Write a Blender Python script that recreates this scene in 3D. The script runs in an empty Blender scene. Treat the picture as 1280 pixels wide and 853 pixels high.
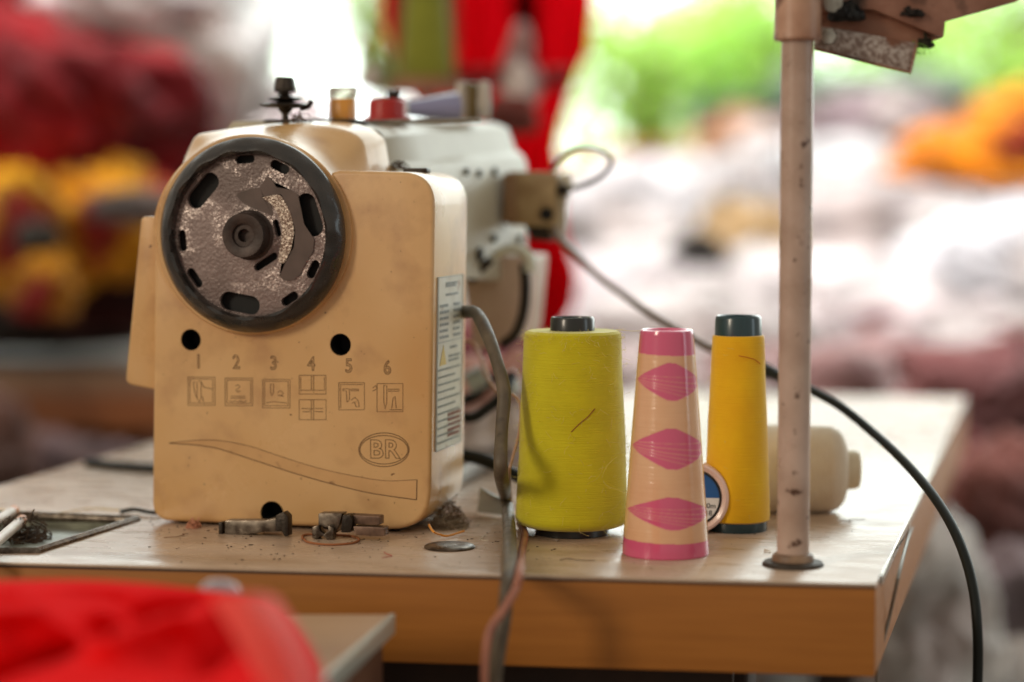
import bpy, bmesh, math, random
from mathutils import Vector, Matrix, noise
random.seed(7)
S = bpy.context.scene
COL = S.collection
pi = math.pi
# ---------------------------------------------------------------- camera model (metres)
F_PX, HC = 2700.0, 0.27
YAW, PITCH = math.radians(14.53), math.radians(3.95)
CAM = Vector((0, 0, HC))
RT = Vector((math.cos(YAW), math.sin(YAW), 0))
F0 = Vector((-math.sin(YAW), math.cos(YAW), 0))
FW = F0 * math.cos(PITCH) - Vector((0, 0, 1)) * math.sin(PITCH)
UP = F0 * math.sin(PITCH) + Vector((0, 0, 1)) * math.cos(PITCH)
def ray(x, y): return FW + RT * ((x - 640) / F_PX) - UP * ((y - 426.5) / F_PX)
def PZ(x, y, z=0.0):
    r = ray(x, y); return CAM + r * ((z - HC) / r.z)
def PY(x, y, Y):
    r = ray(x, y); return CAM + r * (Y / r.y)
def PX(x, y, X):
    r = ray(x, y); return CAM + r * (X / r.x)
def PD(x, y, d): return CAM + ray(x, y) * d
def depth(p): return (p - CAM).dot(FW)

# ---------------------------------------------------------------- materials
def lin(c):
    return tuple(((v / 255) / 12.92 if v / 255 <= .04045 else ((v / 255 + .055) / 1.055) ** 2.4) for v in c)
MATS = {}
def mat(name, c, rough=.5, metal=0, c2=None, scale=20, lo=.35, hi=.65, bump=0, bscale=None, spec=.5, stretch=None,
        coat=0, sheen=0, trans=0, sss=0, c3=None, s3=6, lo3=.55, hi3=.7, rvar=0, detail=6, c4=None, s4=300, lo4=.7, hi4=.74):
    if name in MATS: return MATS[name]
    m = bpy.data.materials.new(name); m.use_nodes = True
    nt = m.node_tree; N = nt.nodes; L = nt.links
    b = N['Principled BSDF']
    b.inputs['Roughness'].default_value = rough; b.inputs['Metallic'].default_value = metal
    b.inputs['Specular IOR Level'].default_value = spec
    b.inputs['Coat Weight'].default_value = coat; b.inputs['Coat Roughness'].default_value = .1
    b.inputs['Sheen Weight'].default_value = sheen
    b.inputs['Transmission Weight'].default_value = trans
    
    c = lin(c); b.inputs['Base Color'].default_value = (*c, 1)
    tc = N.new('ShaderNodeTexCoord'); mp = N.new('ShaderNodeMapping'); L.new(tc.outputs['Object'], mp.inputs[0])
    if stretch: mp.inputs['Scale'].default_value = stretch
    def nz(sc, det=detail):
        n = N.new('ShaderNodeTexNoise'); n.inputs['Scale'].default_value = sc; n.inputs['Detail'].default_value = det
        L.new(mp.outputs[0], n.inputs['Vector']); return n
    def ramp(n, a, z):
        r = N.new('ShaderNodeMapRange'); r.inputs['From Min'].default_value = a; r.inputs['From Max'].default_value = z
        L.new(n.outputs['Fac'], r.inputs['Value']); return r
    last = None
    if c2:
        r = ramp(nz(scale), lo, hi)
        mx = N.new('ShaderNodeMix'); mx.data_type = 'RGBA'
        mx.inputs[6].default_value = (*c, 1); mx.inputs[7].default_value = (*lin(c2), 1)
        L.new(r.outputs[0], mx.inputs[0]); last = mx
    if c3:
        r = ramp(nz(s3, 8), lo3, hi3)
        mx = N.new('ShaderNodeMix'); mx.data_type = 'RGBA'
        if last: L.new(last.outputs[2], mx.inputs[6])
        else: mx.inputs[6].default_value = (*c, 1)
        mx.inputs[7].default_value = (*lin(c3), 1)
        L.new(r.outputs[0], mx.inputs[0]); last = mx
    if c4:
        r = ramp(nz(s4, 2), lo4, hi4)
        mx = N.new('ShaderNodeMix'); mx.data_type = 'RGBA'; L.new(last.outputs[2], mx.inputs[6]); mx.inputs[7].default_value = (*lin(c4), 1)
        L.new(r.outputs[0], mx.inputs[0]); last = mx
    if last: L.new(last.outputs[2], b.inputs['Base Color'])
    if rvar:
        r = ramp(nz(scale * 1.7), .3, .7); r.inputs['To Min'].default_value = max(.03, rough - rvar); r.inputs['To Max'].default_value = rough + rvar
        L.new(r.outputs[0], b.inputs['Roughness'])
    if bump:
        bp = N.new('ShaderNodeBump'); bp.inputs['Strength'].default_value = bump; bp.inputs['Distance'].default_value = .002
        L.new(nz(bscale or scale * 3).outputs['Fac'], bp.inputs['Height']); L.new(bp.outputs[0], b.inputs['Normal'])
    MATS[name] = m; return m

def thread_mat(name, c, c2, period=.0006, rough=.7, sheen=.3, axis=2):
    """wound thread: fine rings round the cone, crossed lightly, plus dirt"""
    m = mat(name, c, rough, c2=c2, scale=35, lo=.3, hi=.75, sheen=sheen, spec=.3)
    nt = m.node_tree; N = nt.nodes; L = nt.links
    tc = N.new('ShaderNodeTexCoord'); mp = N.new('ShaderNodeMapping')
    sc = [30, 30, 30]; sc[axis] = 1400; mp.inputs['Scale'].default_value = sc
    L.new(tc.outputs['Object'], mp.inputs[0])
    n = N.new('ShaderNodeTexNoise'); n.inputs['Scale'].default_value = 1; n.inputs['Detail'].default_value = 3
    L.new(mp.outputs[0], n.inputs['Vector'])
    bp = N.new('ShaderNodeBump'); bp.inputs['Strength'].default_value = .6; bp.inputs['Distance'].default_value = .0008
    L.new(n.outputs['Fac'], bp.inputs['Height']); L.new(bp.outputs[0], N['Principled BSDF'].inputs['Normal'])
    return m

def fabric(c, c2=None):
    c2 = c2 or tuple(int(v * .66) for v in c)
    r, g, b_ = c; acc = None
    if min(c) > 165: acc = (206, 198, 196)
    elif r > 190 and g > 120 and b_ < 80: acc = (120, 20, 14)
    elif r > 150 and g > 90: acc = (232, 222, 220)
    return mat('fabric_%d_%d_%d' % c, c, .85, c2=c2, scale=5, lo=.42, hi=.6, c3=acc, s3=4.5, lo3=.56, hi3=.62, bump=.5, bscale=30, sheen=.2, spec=.2)

# ---------------------------------------------------------------- object helpers
def link(name, me, m, parent=None):
    o = bpy.data.objects.new(name, me); COL.objects.link(o)
    if m is not None and not me.materials: me.materials.append(m)
    if parent is not None:
        o.parent = parent; o.matrix_parent_inverse = parent.matrix_world.inverted()
    return o
def tag(o, label=None, cat=None, group=None, kind=None):
    if label: o['label'] = label
    if cat: o['category'] = cat
    if group: o['group'] = group
    if kind: o['kind'] = kind
    return o
def thing(name, label, cat, loc, group=None):
    o = bpy.data.objects.new(name, None); COL.objects.link(o); o.location = loc; o.empty_display_size = .02
    o.matrix_world = Matrix.Translation(loc)
    return tag(o, label, cat, group)
def finish(bm, ang=38):
    bmesh.ops.recalc_face_normals(bm, faces=bm.faces)
    a = math.radians(ang)
    for f in bm.faces: f.smooth = True
    for e in bm.edges:
        if len(e.link_faces) == 2 and e.calc_face_angle(0) > a: e.smooth = False
def obj(name, bm, m, parent=None, ang=38, origin=None):
    finish(bm, ang)
    if origin is not None: bmesh.ops.translate(bm, vec=-Vector(origin), verts=bm.verts)
    me = bpy.data.meshes.new(name); bm.to_mesh(me); bm.free()
    o = bpy.data.objects.new(name, me); COL.objects.link(o)
    if isinstance(m, (list, tuple)):
        for x in m: me.materials.append(x)
    else: me.materials.append(m)
    if parent is not None:
        o.parent = parent
        o.location = (Vector(origin) if origin is not None else Vector((0, 0, 0))) - parent.matrix_world.translation
    elif origin is not None: o.location = origin
    return o
def slab(pts, vec, bev=0, seg=3, bm=None):
    """closed polygon of 3-D points extruded by vec"""
    bm2 = bmesh.new()
    vs = [bm2.verts.new(p) for p in pts]
    f = bm2.faces.new(vs)
    r = bmesh.ops.extrude_face_region(bm2, geom=[f])
    bmesh.ops.translate(bm2, vec=Vector(vec), verts=[v for v in r['geom'] if isinstance(v, bmesh.types.BMVert)])
    bmesh.ops.recalc_face_normals(bm2, faces=bm2.faces)
    if bev:
        es = [e for e in bm2.edges if e.calc_face_angle(0) > math.radians(25)]
        bmesh.ops.bevel(bm2, geom=es, offset=bev, segments=seg, profile=.5, affect='EDGES', clamp_overlap=True)
    if bm is None: return bm2
    me = bpy.data.meshes.new('t'); bm2.to_mesh(me); bm2.free(); bm.from_mesh(me); bpy.data.meshes.remove(me); return bm
def box(c, s, bev=0, rot=None, bm=None):
    b = bmesh.new(); bmesh.ops.create_cube(b, size=1)
    bmesh.ops.scale(b, vec=Vector(s), verts=b.verts)
    if bev: bmesh.ops.bevel(b, geom=list(b.edges), offset=bev, segments=3, profile=.5, affect='EDGES', clamp_overlap=True)
    if rot is not None: bmesh.ops.transform(b, matrix=rot.to_4x4() if hasattr(rot, 'to_4x4') else rot, verts=b.verts)
    bmesh.ops.translate(b, vec=Vector(c), verts=b.verts)
    if bm is None: return b
    me = bpy.data.meshes.new('t'); b.to_mesh(me); b.free(); bm.from_mesh(me); bpy.data.meshes.remove(me); return bm
def lathe(prof, n=96, axis='Z', c=(0, 0, 0), fn=None, bm=None):
    """prof: (radius, along). closed at r=0 ends"""
    b = bm or bmesh.new(); c = Vector(c); rings = []
    for i, (r, z) in enumerate(prof):
        ring = []
        if r <= 1e-7: pts = [(0, 0)]
        else: pts = [(math.cos(2 * pi * k / n), math.sin(2 * pi * k / n)) for k in range(n)]
        for k, (a, d) in enumerate(pts):
            rr = r if fn is None else fn(i, 2 * pi * k / n, r)
            if axis == 'Z': p = Vector((rr * a, rr * d, z))
            elif axis == 'Y': p = Vector((rr * a, z, rr * d))
            else: p = Vector((z, rr * a, rr * d))
            ring.append(b.verts.new(c + p))
        rings.append(ring)
    for A, B in zip(rings, rings[1:]):
        if len(A) == 1 and len(B) == 1: continue
        for k in range(n):
            k2 = (k + 1) % n
            if len(A) == 1: b.faces.new((A[0], B[k], B[k2]))
            elif len(B) == 1: b.faces.new((A[k], A[k2], B[0]))
            else: b.faces.new((A[k], A[k2], B[k2], B[k]))
    return b
def spline(P, n=10):
    P = [Vector(p) for p in P]
    Q = [P[0] * 2 - P[1]] + P + [P[-1] * 2 - P[-2]]; out = []
    for i in range(1, len(Q) - 2):
        a, b, c, d = Q[i - 1:i + 3]
        for k in range(n):
            t = k / n
            out.append(.5 * ((2 * b) + (c - a) * t + (2 * a - 5 * b + 4 * c - d) * t * t + (3 * b - a - 3 * c + d) * t ** 3))
    out.append(P[-1]); return out
def tube(P, r, n=10, sm=8, bm=None, rfn=None, closed=False):
    b = bm or bmesh.new()
    pts = spline(P, sm) if sm > 1 else [Vector(p) for p in P]
    up = Vector((.13, .21, .97)); rings = []
    T0 = (pts[1] - pts[0]).normalized(); nrm = T0.orthogonal().normalized()
    for i, p in enumerate(pts):
        T = (pts[min(i + 1, len(pts) - 1)] - pts[max(i - 1, 0)])
        T = T.normalized() if T.length > 1e-9 else T0
        nrm = (nrm - T * nrm.dot(T))
        nrm = nrm.normalized() if nrm.length > 1e-6 else T.orthogonal().normalized()
        bn = T.cross(nrm); rr = r if rfn is None else r * rfn(i / (len(pts) - 1))
        rings.append([b.verts.new(p + (nrm * math.cos(2 * pi * k / n) + bn * math.sin(2 * pi * k / n)) * rr) for k in range(n)])
    for A, B in zip(rings, rings[1:]):
        for k in range(n): b.faces.new((A[k], A[(k + 1) % n], B[(k + 1) % n], B[k]))
    if len(rings[0]) > 2:
        b.faces.new(rings[0][::-1]); b.faces.new(rings[-1])
    return b
def loft(rings, caps=True):
    b = bmesh.new(); R = [[b.verts.new(p) for p in r] for r in rings]; n = len(R[0])
    for A, B in zip(R, R[1:]):
        for k in range(n): b.faces.new((A[k], A[(k + 1) % n], B[(k + 1) % n], B[k]))
    if caps: b.faces.new(R[0][::-1]); b.faces.new(R[-1])
    return b
def roundpoly(pts, rad, n=6):
    """2-D polygon with rounded corners; rad per corner"""
    out = []; N_ = len(pts)
    for i in range(N_):
        p = Vector(pts[i]).to_2d(); a = Vector(pts[i - 1]).to_2d(); c = Vector(pts[(i + 1) % N_]).to_2d()
        r = rad[i] if isinstance(rad, (list, tuple)) else rad
        if r <= 0: out.append((p.x, p.y)); continue
        d1 = (a - p); d2 = (c - p); l = min(r, d1.length * .49, d2.length * .49)
        s = p + d1.normalized() * l; e = p + d2.normalized() * l
        for k in range(n + 1):
            t = k / n; q = s * (1 - t) ** 2 + p * 2 * t * (1 - t) + e * t * t; out.append((q.x, q.y))
    return out
def boolean(o, cutter_bm):
    finish(cutter_bm)
    me = bpy.data.meshes.new('cut'); cutter_bm.to_mesh(me); cutter_bm.free()
    c = bpy.data.objects.new('cut', me); COL.objects.link(c)
    if o.parent: c.location = o.parent.matrix_world.translation
    c.location = (0, 0, 0)
    md = o.modifiers.new('b', 'BOOLEAN'); md.object = c; md.operation = 'DIFFERENCE'; md.solver = 'EXACT'
    bpy.context.view_layer.update()
    dg = bpy.context.evaluated_depsgraph_get()
    nm = bpy.data.meshes.new_from_object(o.evaluated_get(dg), depsgraph=dg)
    o.modifiers.clear(); old = o.data; o.data = nm; nm.name = old.name
    bpy.data.objects.remove(c)
    b = bmesh.new(); b.from_mesh(nm)
    for f in b.faces: f.smooth = True
    for e in b.edges:
        e.smooth = not (len(e.link_faces) == 2 and e.calc_face_angle(0) > math.radians(38))
    b.to_mesh(nm); b.free()
def text_bm(body, size, outline=0, ext=0, offset=0):
    cu = bpy.data.curves.new('t', 'FONT'); cu.body = body; cu.size = size; cu.align_x = 'CENTER'; cu.align_y = 'CENTER'
    cu.resolution_u = 4
    if outline: cu.fill_mode = 'NONE'; cu.bevel_depth = outline; cu.bevel_resolution = 1
    else: cu.extrude = ext
    cu.offset = offset
    o = bpy.data.objects.new('t', cu); COL.objects.link(o)
    bpy.context.view_layer.update(); dg = bpy.context.evaluated_depsgraph_get()
    me = bpy.data.meshes.new_from_object(o.evaluated_get(dg), depsgraph=dg)
    bpy.data.objects.remove(o); b = bmesh.new(); b.from_mesh(me); return b
ROT_FACE = Matrix.Rotation(pi / 2, 4, 'X')

# ================================================================ palette
tan = mat('tan_paint', (218, 178, 126), .30, c2=(208, 164, 108), scale=9, c3=(180, 136, 94), s3=30, lo3=.5, hi3=.85, rvar=.08, bump=.04, bscale=500, coat=.12, c4=(96, 66, 38), s4=240, lo4=.735, hi4=.78)
cream = mat('cream_paint', (222, 208, 182), .34, c2=(208, 190, 158), scale=8, c3=(150, 125, 90), s3=22, lo3=.6, hi3=.85, rvar=.08, coat=.15)
arm_paint = mat('pale_green_paint', (184, 178, 156), .42, c2=(168, 158, 136), scale=12)
groove = mat('dirty_groove', (66, 40, 20), .85)
black_rubber = mat('black_wheel_rim', (32, 31, 30), .3, c2=(50, 44, 40), scale=60, bump=.15, bscale=200, rvar=.1, coat=.4)
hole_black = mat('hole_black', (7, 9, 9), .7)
dark_metal = mat('dark_metal', (62, 55, 48), .42, metal=.7, c2=(40, 34, 30), scale=90, bump=.2, bscale=400)
steel = mat('worn_steel', (128, 118, 106), .35, metal=.85, c2=(70, 60, 52), scale=120, rvar=.12)
bright_steel = mat('bright_steel', (190, 188, 180), .25, metal=.9, c2=(120, 115, 105), scale=80)
laminate = mat('table_laminate', (196, 172, 150), .3, c2=(184, 158, 134), scale=14, c3=(150, 122, 96), s3=7, lo3=.54, hi3=.8, rvar=.1, c4=(90, 70, 54), s4=230, lo4=.7, hi4=.76, bump=.06, bscale=220, stretch=(1, 2.2, 1))
edge_wood = mat('orange_edge_wood', (168, 106, 38), .5, c2=(158, 98, 32), scale=10, c3=(146, 90, 32), s3=40, lo3=.66, hi3=.78, stretch=(.6, 6, 14), bump=.05)
dark_wood = mat('dark_wood', (52, 34, 22), .7, c2=(34, 22, 15), scale=18)
hose_m = mat('hose_grey', (104, 92, 74), .55, c2=(82, 72, 58), scale=60, rvar=.1, c3=(60, 50, 42), s3=50)
black_cable = mat('black_cable', (14, 19, 16), .5, spec=.3)
brown_cable = mat('brown_cable', (110, 86, 62), .5)
pole_m = mat('pole_paint', (198, 174, 160), .32, c2=(170, 144, 128), scale=24, c3=(84, 56, 42), s3=95, lo3=.63, hi3=.7, rvar=.1, bump=.08, bscale=150)
rust = mat('rusty_brown', (158, 116, 98), .55, c2=(130, 88, 70), scale=40, c3=(48, 32, 24), s3=30, lo3=.56, hi3=.66, bump=.3, bscale=160)
worn = mat('scraped_metal', (186, 174, 166), .45, metal=.3, c2=(130, 110, 100), scale=300, lo=.4, hi=.6, c3=(120, 78, 58), s3=40, lo3=.55, hi3=.6, bump=.3, bscale=500)

# ================================================================ table
FL, FR = PZ(-120, 700), PZ(1095, 730)
FL = PZ(0, 703) + (PZ(0, 703) - FR) * .3
BR = PZ(1207, 497); 
la, lb = PZ(0, 607), PZ(190, 553)
def isect(a, b, c, d):
    r = b - a; s = d - c; q = r.x * s.y - r.y * s.x; t = ((c - a).x * s.y - (c - a).y * s.x) / q
    return a + r * t
bdir = (FL - FR).normalized()
BL = isect(la, lb, BR, BR + bdir)
FL = isect(la, lb, FL, FR)
TH = .063
table = thing('work_table', 'wooden work table with beige laminate top and orange-brown edge carrying the sewing machine', 'table', (FR + BL) * .5 - Vector((0, 0, .75)))
quad = [FL, FR, BR, BL]
top = obj('table_core', slab([p - Vector((0, 0, .0025)) for p in quad], (0, 0, -TH), .0015), edge_wood, table)
lam = obj('laminate_sheet', slab([p for p in quad], (0, 0, -.0022), .0006, 2), laminate, table, origin=None)
lip = mat('laminate_edge_line', (70, 48, 34), .6)
# pit with steel frame at left
fr = [(-60, 692), (46, 691), (170, 651), (22, 645), (-100, 645)]
fpts = [PZ(x, y) for x, y in fr]
cut = slab([p + Vector((0, 0, .01)) for p in fpts], (0, 0, -.028))
b2 = cut.copy()
# the objects live under the table empty; shift cutter for boolean in world space
boolean(lam, cut); boolean(top, b2)
for k, p in enumerate(quad):
    c = (FL + FR + BR + BL) * .25; q = p + (c - p) * .34
    obj('leg', box((q.x, q.y, -.41), (.05, .05, .68), .004), dark_wood, table)
rail_a, rail_b = PZ(-60, 812, -.06), PZ(1040, 835, -.06)
d = (FR - FL).normalized(); inn = Vector((-d.y, d.x, 0))
q0 = FL + inn * .06; q1 = FR + inn * .06 - d * .10
obj('rail', slab([q0 + Vector((0, 0, -.068)), q1 + Vector((0, 0, -.068)), q1 + Vector((0, 0, -.20)), q0 + Vector((0, 0, -.20))], inn * .02, .001), dark_wood, table)
# thin metal strip along the worn right edge
e0 = FR + (BR - FR) * .02; e1 = FR + (BR - FR) * .95; out = Vector((d.x, d.y, 0))
obj('edge_strip', slab([e0 + out * .0004 + Vector((0, 0, .0012)), e1 + out * .0004 + Vector((0, 0, .0012)), e1 + out * .0004 + Vector((0, 0, -.006)), e0 + out * .0004 + Vector((0, 0, -.006))], out * .0016, .0003), bright_steel, table)
ln = (BR - FR).normalized() * -.0004
obj('edge_line', slab([FL + ln + Vector((0, 0, -.0021)), FR + ln + Vector((0, 0, -.0021)), FR + ln + Vector((0, 0, -.0036)), FL + ln + Vector((0, 0, -.0036))], -ln * .9), lip, table)
# frame of the pit
frame = thing('oil_pan_frame', 'steel rimmed recess sunk in the table top left of the machine', 'pan', PZ(60, 668))
obj('rim', tube(fpts + [fpts[0]], .0042, 8, 1), steel, frame)
pw = bmesh.new()
for i in range(5):
    a_, b_ = fpts[i], fpts[(i + 1) % 5]; nn_ = Vector((0, 0, 1)).cross(b_ - a_).normalized() * .0012
    slab([a_ + nn_, b_ + nn_, b_ + nn_ + Vector((0, 0, -.0165)), a_ + nn_ + Vector((0, 0, -.0165))], nn_ * .6, bm=pw)
obj('pan_wall', pw, mat('oily_pan', (134, 136, 120), .4, c2=(96, 94, 80), scale=60, metal=.3, bump=.3), frame)
obj('pan_floor', slab([p + Vector((0, 0, -.008)) for p in fpts], (0, 0, -.0012)), mat('oily_pan', (134, 136, 120), .4, c2=(96, 94, 80), scale=60, metal=.3, bump=.3), frame)
def bundle(name, label, cat, c, n, rad, th, m, flat=.35, L=26, seed=1, group=None, parent=None):
    rnd = random.Random(seed); b = bmesh.new()
    for i in range(n):
        p = Vector(c) + Vector((rnd.gauss(0, rad * .4), rnd.gauss(0, rad * .4), abs(rnd.gauss(0, rad * flat)))); v = Vector((rnd.uniform(-1, 1), rnd.uniform(-1, 1), 0))
        P = [p]
        for k in range(5):
            v = (v + Vector((rnd.gauss(0, .9), rnd.gauss(0, .9), rnd.gauss(0, .35)))).normalized()
            q = P[-1] + v * rad * .35
            dd = q - Vector(c)
            if dd.length > rad: q = Vector(c) + dd * (rad / dd.length)
            q.z = max(q.z, c[2] + th); P.append(q)
        tube(P, th, 4, 4, bm=b)
    o = obj(name, b, m, parent, origin=None)
    if not parent: tag(o, label, cat, group)
    return o
lint = mat('grey_lint', (96, 76, 58), .9, c2=(60, 46, 36), scale=80)
pc = PZ(30, 675, -.008)
bundle('lint_clump', 'brown fluff lying in the steel rimmed recess', 'lint', pc, 60, .022, .0006, lint, seed=3)
stick = mat('white_plastic', (226, 214, 204), .4, c2=(205, 188, 176), scale=30)
tipm = mat('orange_tip', (222, 150, 100), .5)
for (a, b, lb_) in [((-30, 700), (28, 662 - 12), 'front white plastic rod with orange tip leaning over the recess'), ((-40, 672), (18, 638), 'rear white plastic rod with orange tip leaning over the recess')]:
    A = PZ(a[0], a[1], .006); B = PZ(b[0], b[1], .006); t = thing('plastic_rod', lb_, 'rod', A, 'plastic rods over the recess')
    obj('shaft', tube([A, A.lerp(B, .93)], .0042, 12, 2), stick, t); obj('tip', tube([A.lerp(B, .93), B], .0043, 12, 2), tipm, t)
# yellow loose thread behind recess
tag(obj('loose_thread', tube([PZ(-20, 633, .001), PZ(20, 640, .001), PZ(60, 643, .001), PZ(110, 636, .001), PZ(150, 638, .001), PZ(190, 640, .001)], .0004, 5, 6), mat('yellow_thread', (224, 196, 96), .7)),
    'thin yellow thread trailing over the table behind the recess', 'thread')

# ================================================================ sewing machine
YF = PZ(350, 652, .006).y
ZB = .004
sm = thing('sewing_machine', 'old cream and tan industrial sewing machine seen from its handwheel end', 'sewing machine', PZ(350, 660, 0))
def face(pts, Y=None): return [PY(x, y, Y if Y is not None else YF) for x, y in pts]
body2d = roundpoly([(189.5, 651), (537, 664), (543, 216), (424, 213), (300, 250), (193, 300)], [24, 52, 42, 0, 0, 0], 8)
body = obj('end_cover', slab(face(body2d), (0, .098, 0), .0035, 4), tan, sm)
# rear column behind the cover (cream side)
XS = PY(543, 300, YF).x
# bottom oil arc hole and two round holes
def cup(px, py, r, dep=.02):
    c = PY(px, py, YF); return lathe([(r, -.0006), (r * .97, -.0004), (r * .96, dep), (0, dep)], 40, 'Y', c)
mm = depth(PY(350, 450, YF)) / F_PX
cb = bmesh.new()
for px, py, rr in [(238.5, 425, 13.6), (425.5, 431, 13.8), (340, 642, 15.5)]:
    lathe([(0, -.01), (rr * mm, -.01), (rr * mm, .03), (0, .03)], 48, 'Y', PY(px, py, YF), bm=cb)
boolean(body, cb)
for px, py, rr in [(238.5, 425, 13.6), (425.5, 431, 13.8), (340, 642, 15.5)]:
    c = PY(px, py, YF)
    obj('hole_shade_cup', lathe([(rr * mm * .985, .0012), (rr * mm * .985, .026), (0, .026)], 48, 'Y', c), hole_black, sm)  # black cup lining, the shade inside the hole put into colour
# belt cover wing at the left
wing = roundpoly([(176, 271), (200, 271), (200, 489), (156, 480)], [5, 0, 0, 9], 4)
obj('belt_cover', slab(face(wing, YF + .012), (0, .06, 0), .003, 3), tan, sm)
# wheel housing ring
cx, cy, R = 315, 293.5, 125.5
cW = PY(cx, cy, YF); RW = R * mm
obj('wheel_housing', lathe([(0, .055), (RW, .055), (RW, .0), (RW - .0005, -.0055), (RW - .002, -.0075), (RW - .0045, -.0075), (RW - .006, -.006), (RW - .007, .002), (0, .002)], 160, 'Y', cW), tan, sm)
# hood lofted from the ring back to the arm
YH = YF + .10
hood2d = [(222, 300), (222, 240), (230, 200), (245, 168), (290, 161), (330, 157), (372, 154.5), (412, 157), (440, 164), (456, 175), (463, 214), (463, 300), (400, 400), (260, 400)]
def raycast(poly, a, c=(cx, cy)):
    dx, dy = math.cos(a), -math.sin(a); best = None
    for i in range(len(poly)):
        x1, y1 = poly[i]; x2, y2 = poly[(i + 1) % len(poly)]
        ex, ey = x2 - x1, y2 - y1; den = dx * ey - dy * ex
        if abs(den) < 1e-9: continue
        t = ((x1 - c[0]) * ey - (y1 - c[1]) * ex) / den; u = ((x1 - c[0]) * dy - (y1 - c[1]) * dx) / den
        if t > 0 and -1e-6 <= u <= 1 + 1e-6: best = t if best is None else min(best, t)
    return best or 100
poly = roundpoly(hood2d, [0, 20, 10, 9, 10, 10, 10, 12, 12, 14, 10, 20, 20, 20], 5)
NA = 180; rings = []
A0 = [PY(cx + (R - 1.5) * math.cos(2 * pi * k / NA), cy - (R - 1.5) * math.sin(2 * pi * k / NA), YF - .003) for k in range(NA)]
B0 = []; B2 = []; YM = YF + .052
for k in range(NA):
    a = 2 * pi * k / NA; t = raycast(poly, a); x_, y_ = cx + t * math.cos(a), cy - t * math.sin(a); B0.append(PY(x_, y_, YM)); B2.append(PY(x_ + (1341 - x_) * (1 - YM / YH), y_ - 3.5, YH))
B1 = [PY(0, 0, 1)] * NA
for s, (u, v) in enumerate([(0, 0), (.08, .03), (.2, .2), (.35, .55), (.46, .86), (.51, .97), (.53, 1), (1, 2)]):
    ring = []
    for k in range(NA):
        p = A0[k].lerp(B0[k], v) if v <= 1 else B2[k]; Yt = (YF - .003) + (YH - YF + .003) * u
        ring.append(Vector((p.x, Yt, p.z)))
    rings.append(ring)
obj('hood', loft(rings), tan, sm, ang=24)
# arm: sections at YH+2mm and rear
YA, YE = YH + .0015, YH + .36
def kx(px, py, Y): return PY(px, py, Y)
s1 = [(352, 151.5), (410, 152.5), (440, 157), (464, 163.5), (478, 172), (487, 205), (497, 211), (503, 222), (506, 345), (250, 345), (250, 200), (290, 152)]
s2 = [(520, 151), (560, 150), (590, 151), (620, 153), (636, 159), (646, 188), (655, 194), (660, 205), (660, 352), (420, 352), (440, 200), (480, 152)]
sA = [kx(x, y, YA) for x, y in s1]; sB = [kx(x, y, YE) for x, y in s2]
sections = []
for t in [0, .004, .25, .5, .75, .96, 1]:
    k = 1.0 if t not in (0, 1) else .985
    ring = [a.lerp(b, t) for a, b in zip(sA, sB)]
    c = sum(ring, Vector()) / len(ring)
    sections.append([c + Vector(((p.x - c.x) * k, 0, (p.z - c.z) * k)) for p in ring])
ab = loft(sections)
bmesh.ops.recalc_face_normals(ab, faces=ab.faces)
bmesh.ops.bevel(ab, geom=[e for e in ab.edges if e.calc_face_angle(0) > math.radians(22)], offset=.0025, segments=2, affect='EDGES', clamp_overlap=True)
obj('arm', ab, arm_paint, sm, ang=30)
obj('lid_seam', tube([kx(x, y - .6, YH + .0008) for x, y in [(330, 152.5), (372, 151.5), (412, 152.5), (440, 157), (464, 163.2), (477.5, 172), (484, 205)]], .0011, 6, 5), hole_black, sm)
# head at far end, hanging down to the bed
hd = roundpoly([(575, 320), (660, 320), (650, 425), (590, 440)], [0, 0, 14, 8], 5)
obj('needle_head', slab([kx(x, y, YE - .09) for x, y in hd], (0, .085, 0), .006, 3), mat('head_paint', (206, 182, 164), .5, c2=(186, 158, 138), scale=20), sm)
# column hidden behind the cover, down to the bed, and the bed itself
c0, c1 = PY(255, 300, YF + .09), PY(500, 300, YF + .09)
obj('column', box(((c0.x + c1.x) / 2, YF + .15, .14), (c1.x - c0.x, .13, .27), .006), cream, sm)
obj('bed', box(((c0.x + c1.x) / 2, YF + .28, .009), (c1.x - c0.x, .38, .016), .004), steel, sm)
# foot strip under the cover
obj('base_pad', box(((PY(210, 650, YF).x + PY(500, 650, YF).x) / 2, YF + .05, .004), (.19, .08, .008), .001), hole_black, sm)
# bolts on the arm side (side plane interpolated)
def arm_side(px, py):
    # intersect pixel ray with the arm side plane
    a, b, c_ = sA[7], sB[7], sA[8]; nrm = (b - a).cross(c_ - a).normalized(); r = ray(px, py)
    return CAM + r * ((a - CAM).dot(nrm) / r.dot(nrm)), nrm
for px, py, rr in [(598, 217, 4.5), (617.5, 215, 5), (582, 215, 4), (617, 298, 5), (650, 299, 5), (599, 318, 8)]:
    p, nn = arm_side(px, py)
    obj('bolt', lathe([(0, -.001), (rr * .0008, -.001), (rr * .0008, .0022), (rr * .0006, .003), (0, .003)], 20, 'X', p), hole_black, sm)
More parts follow.
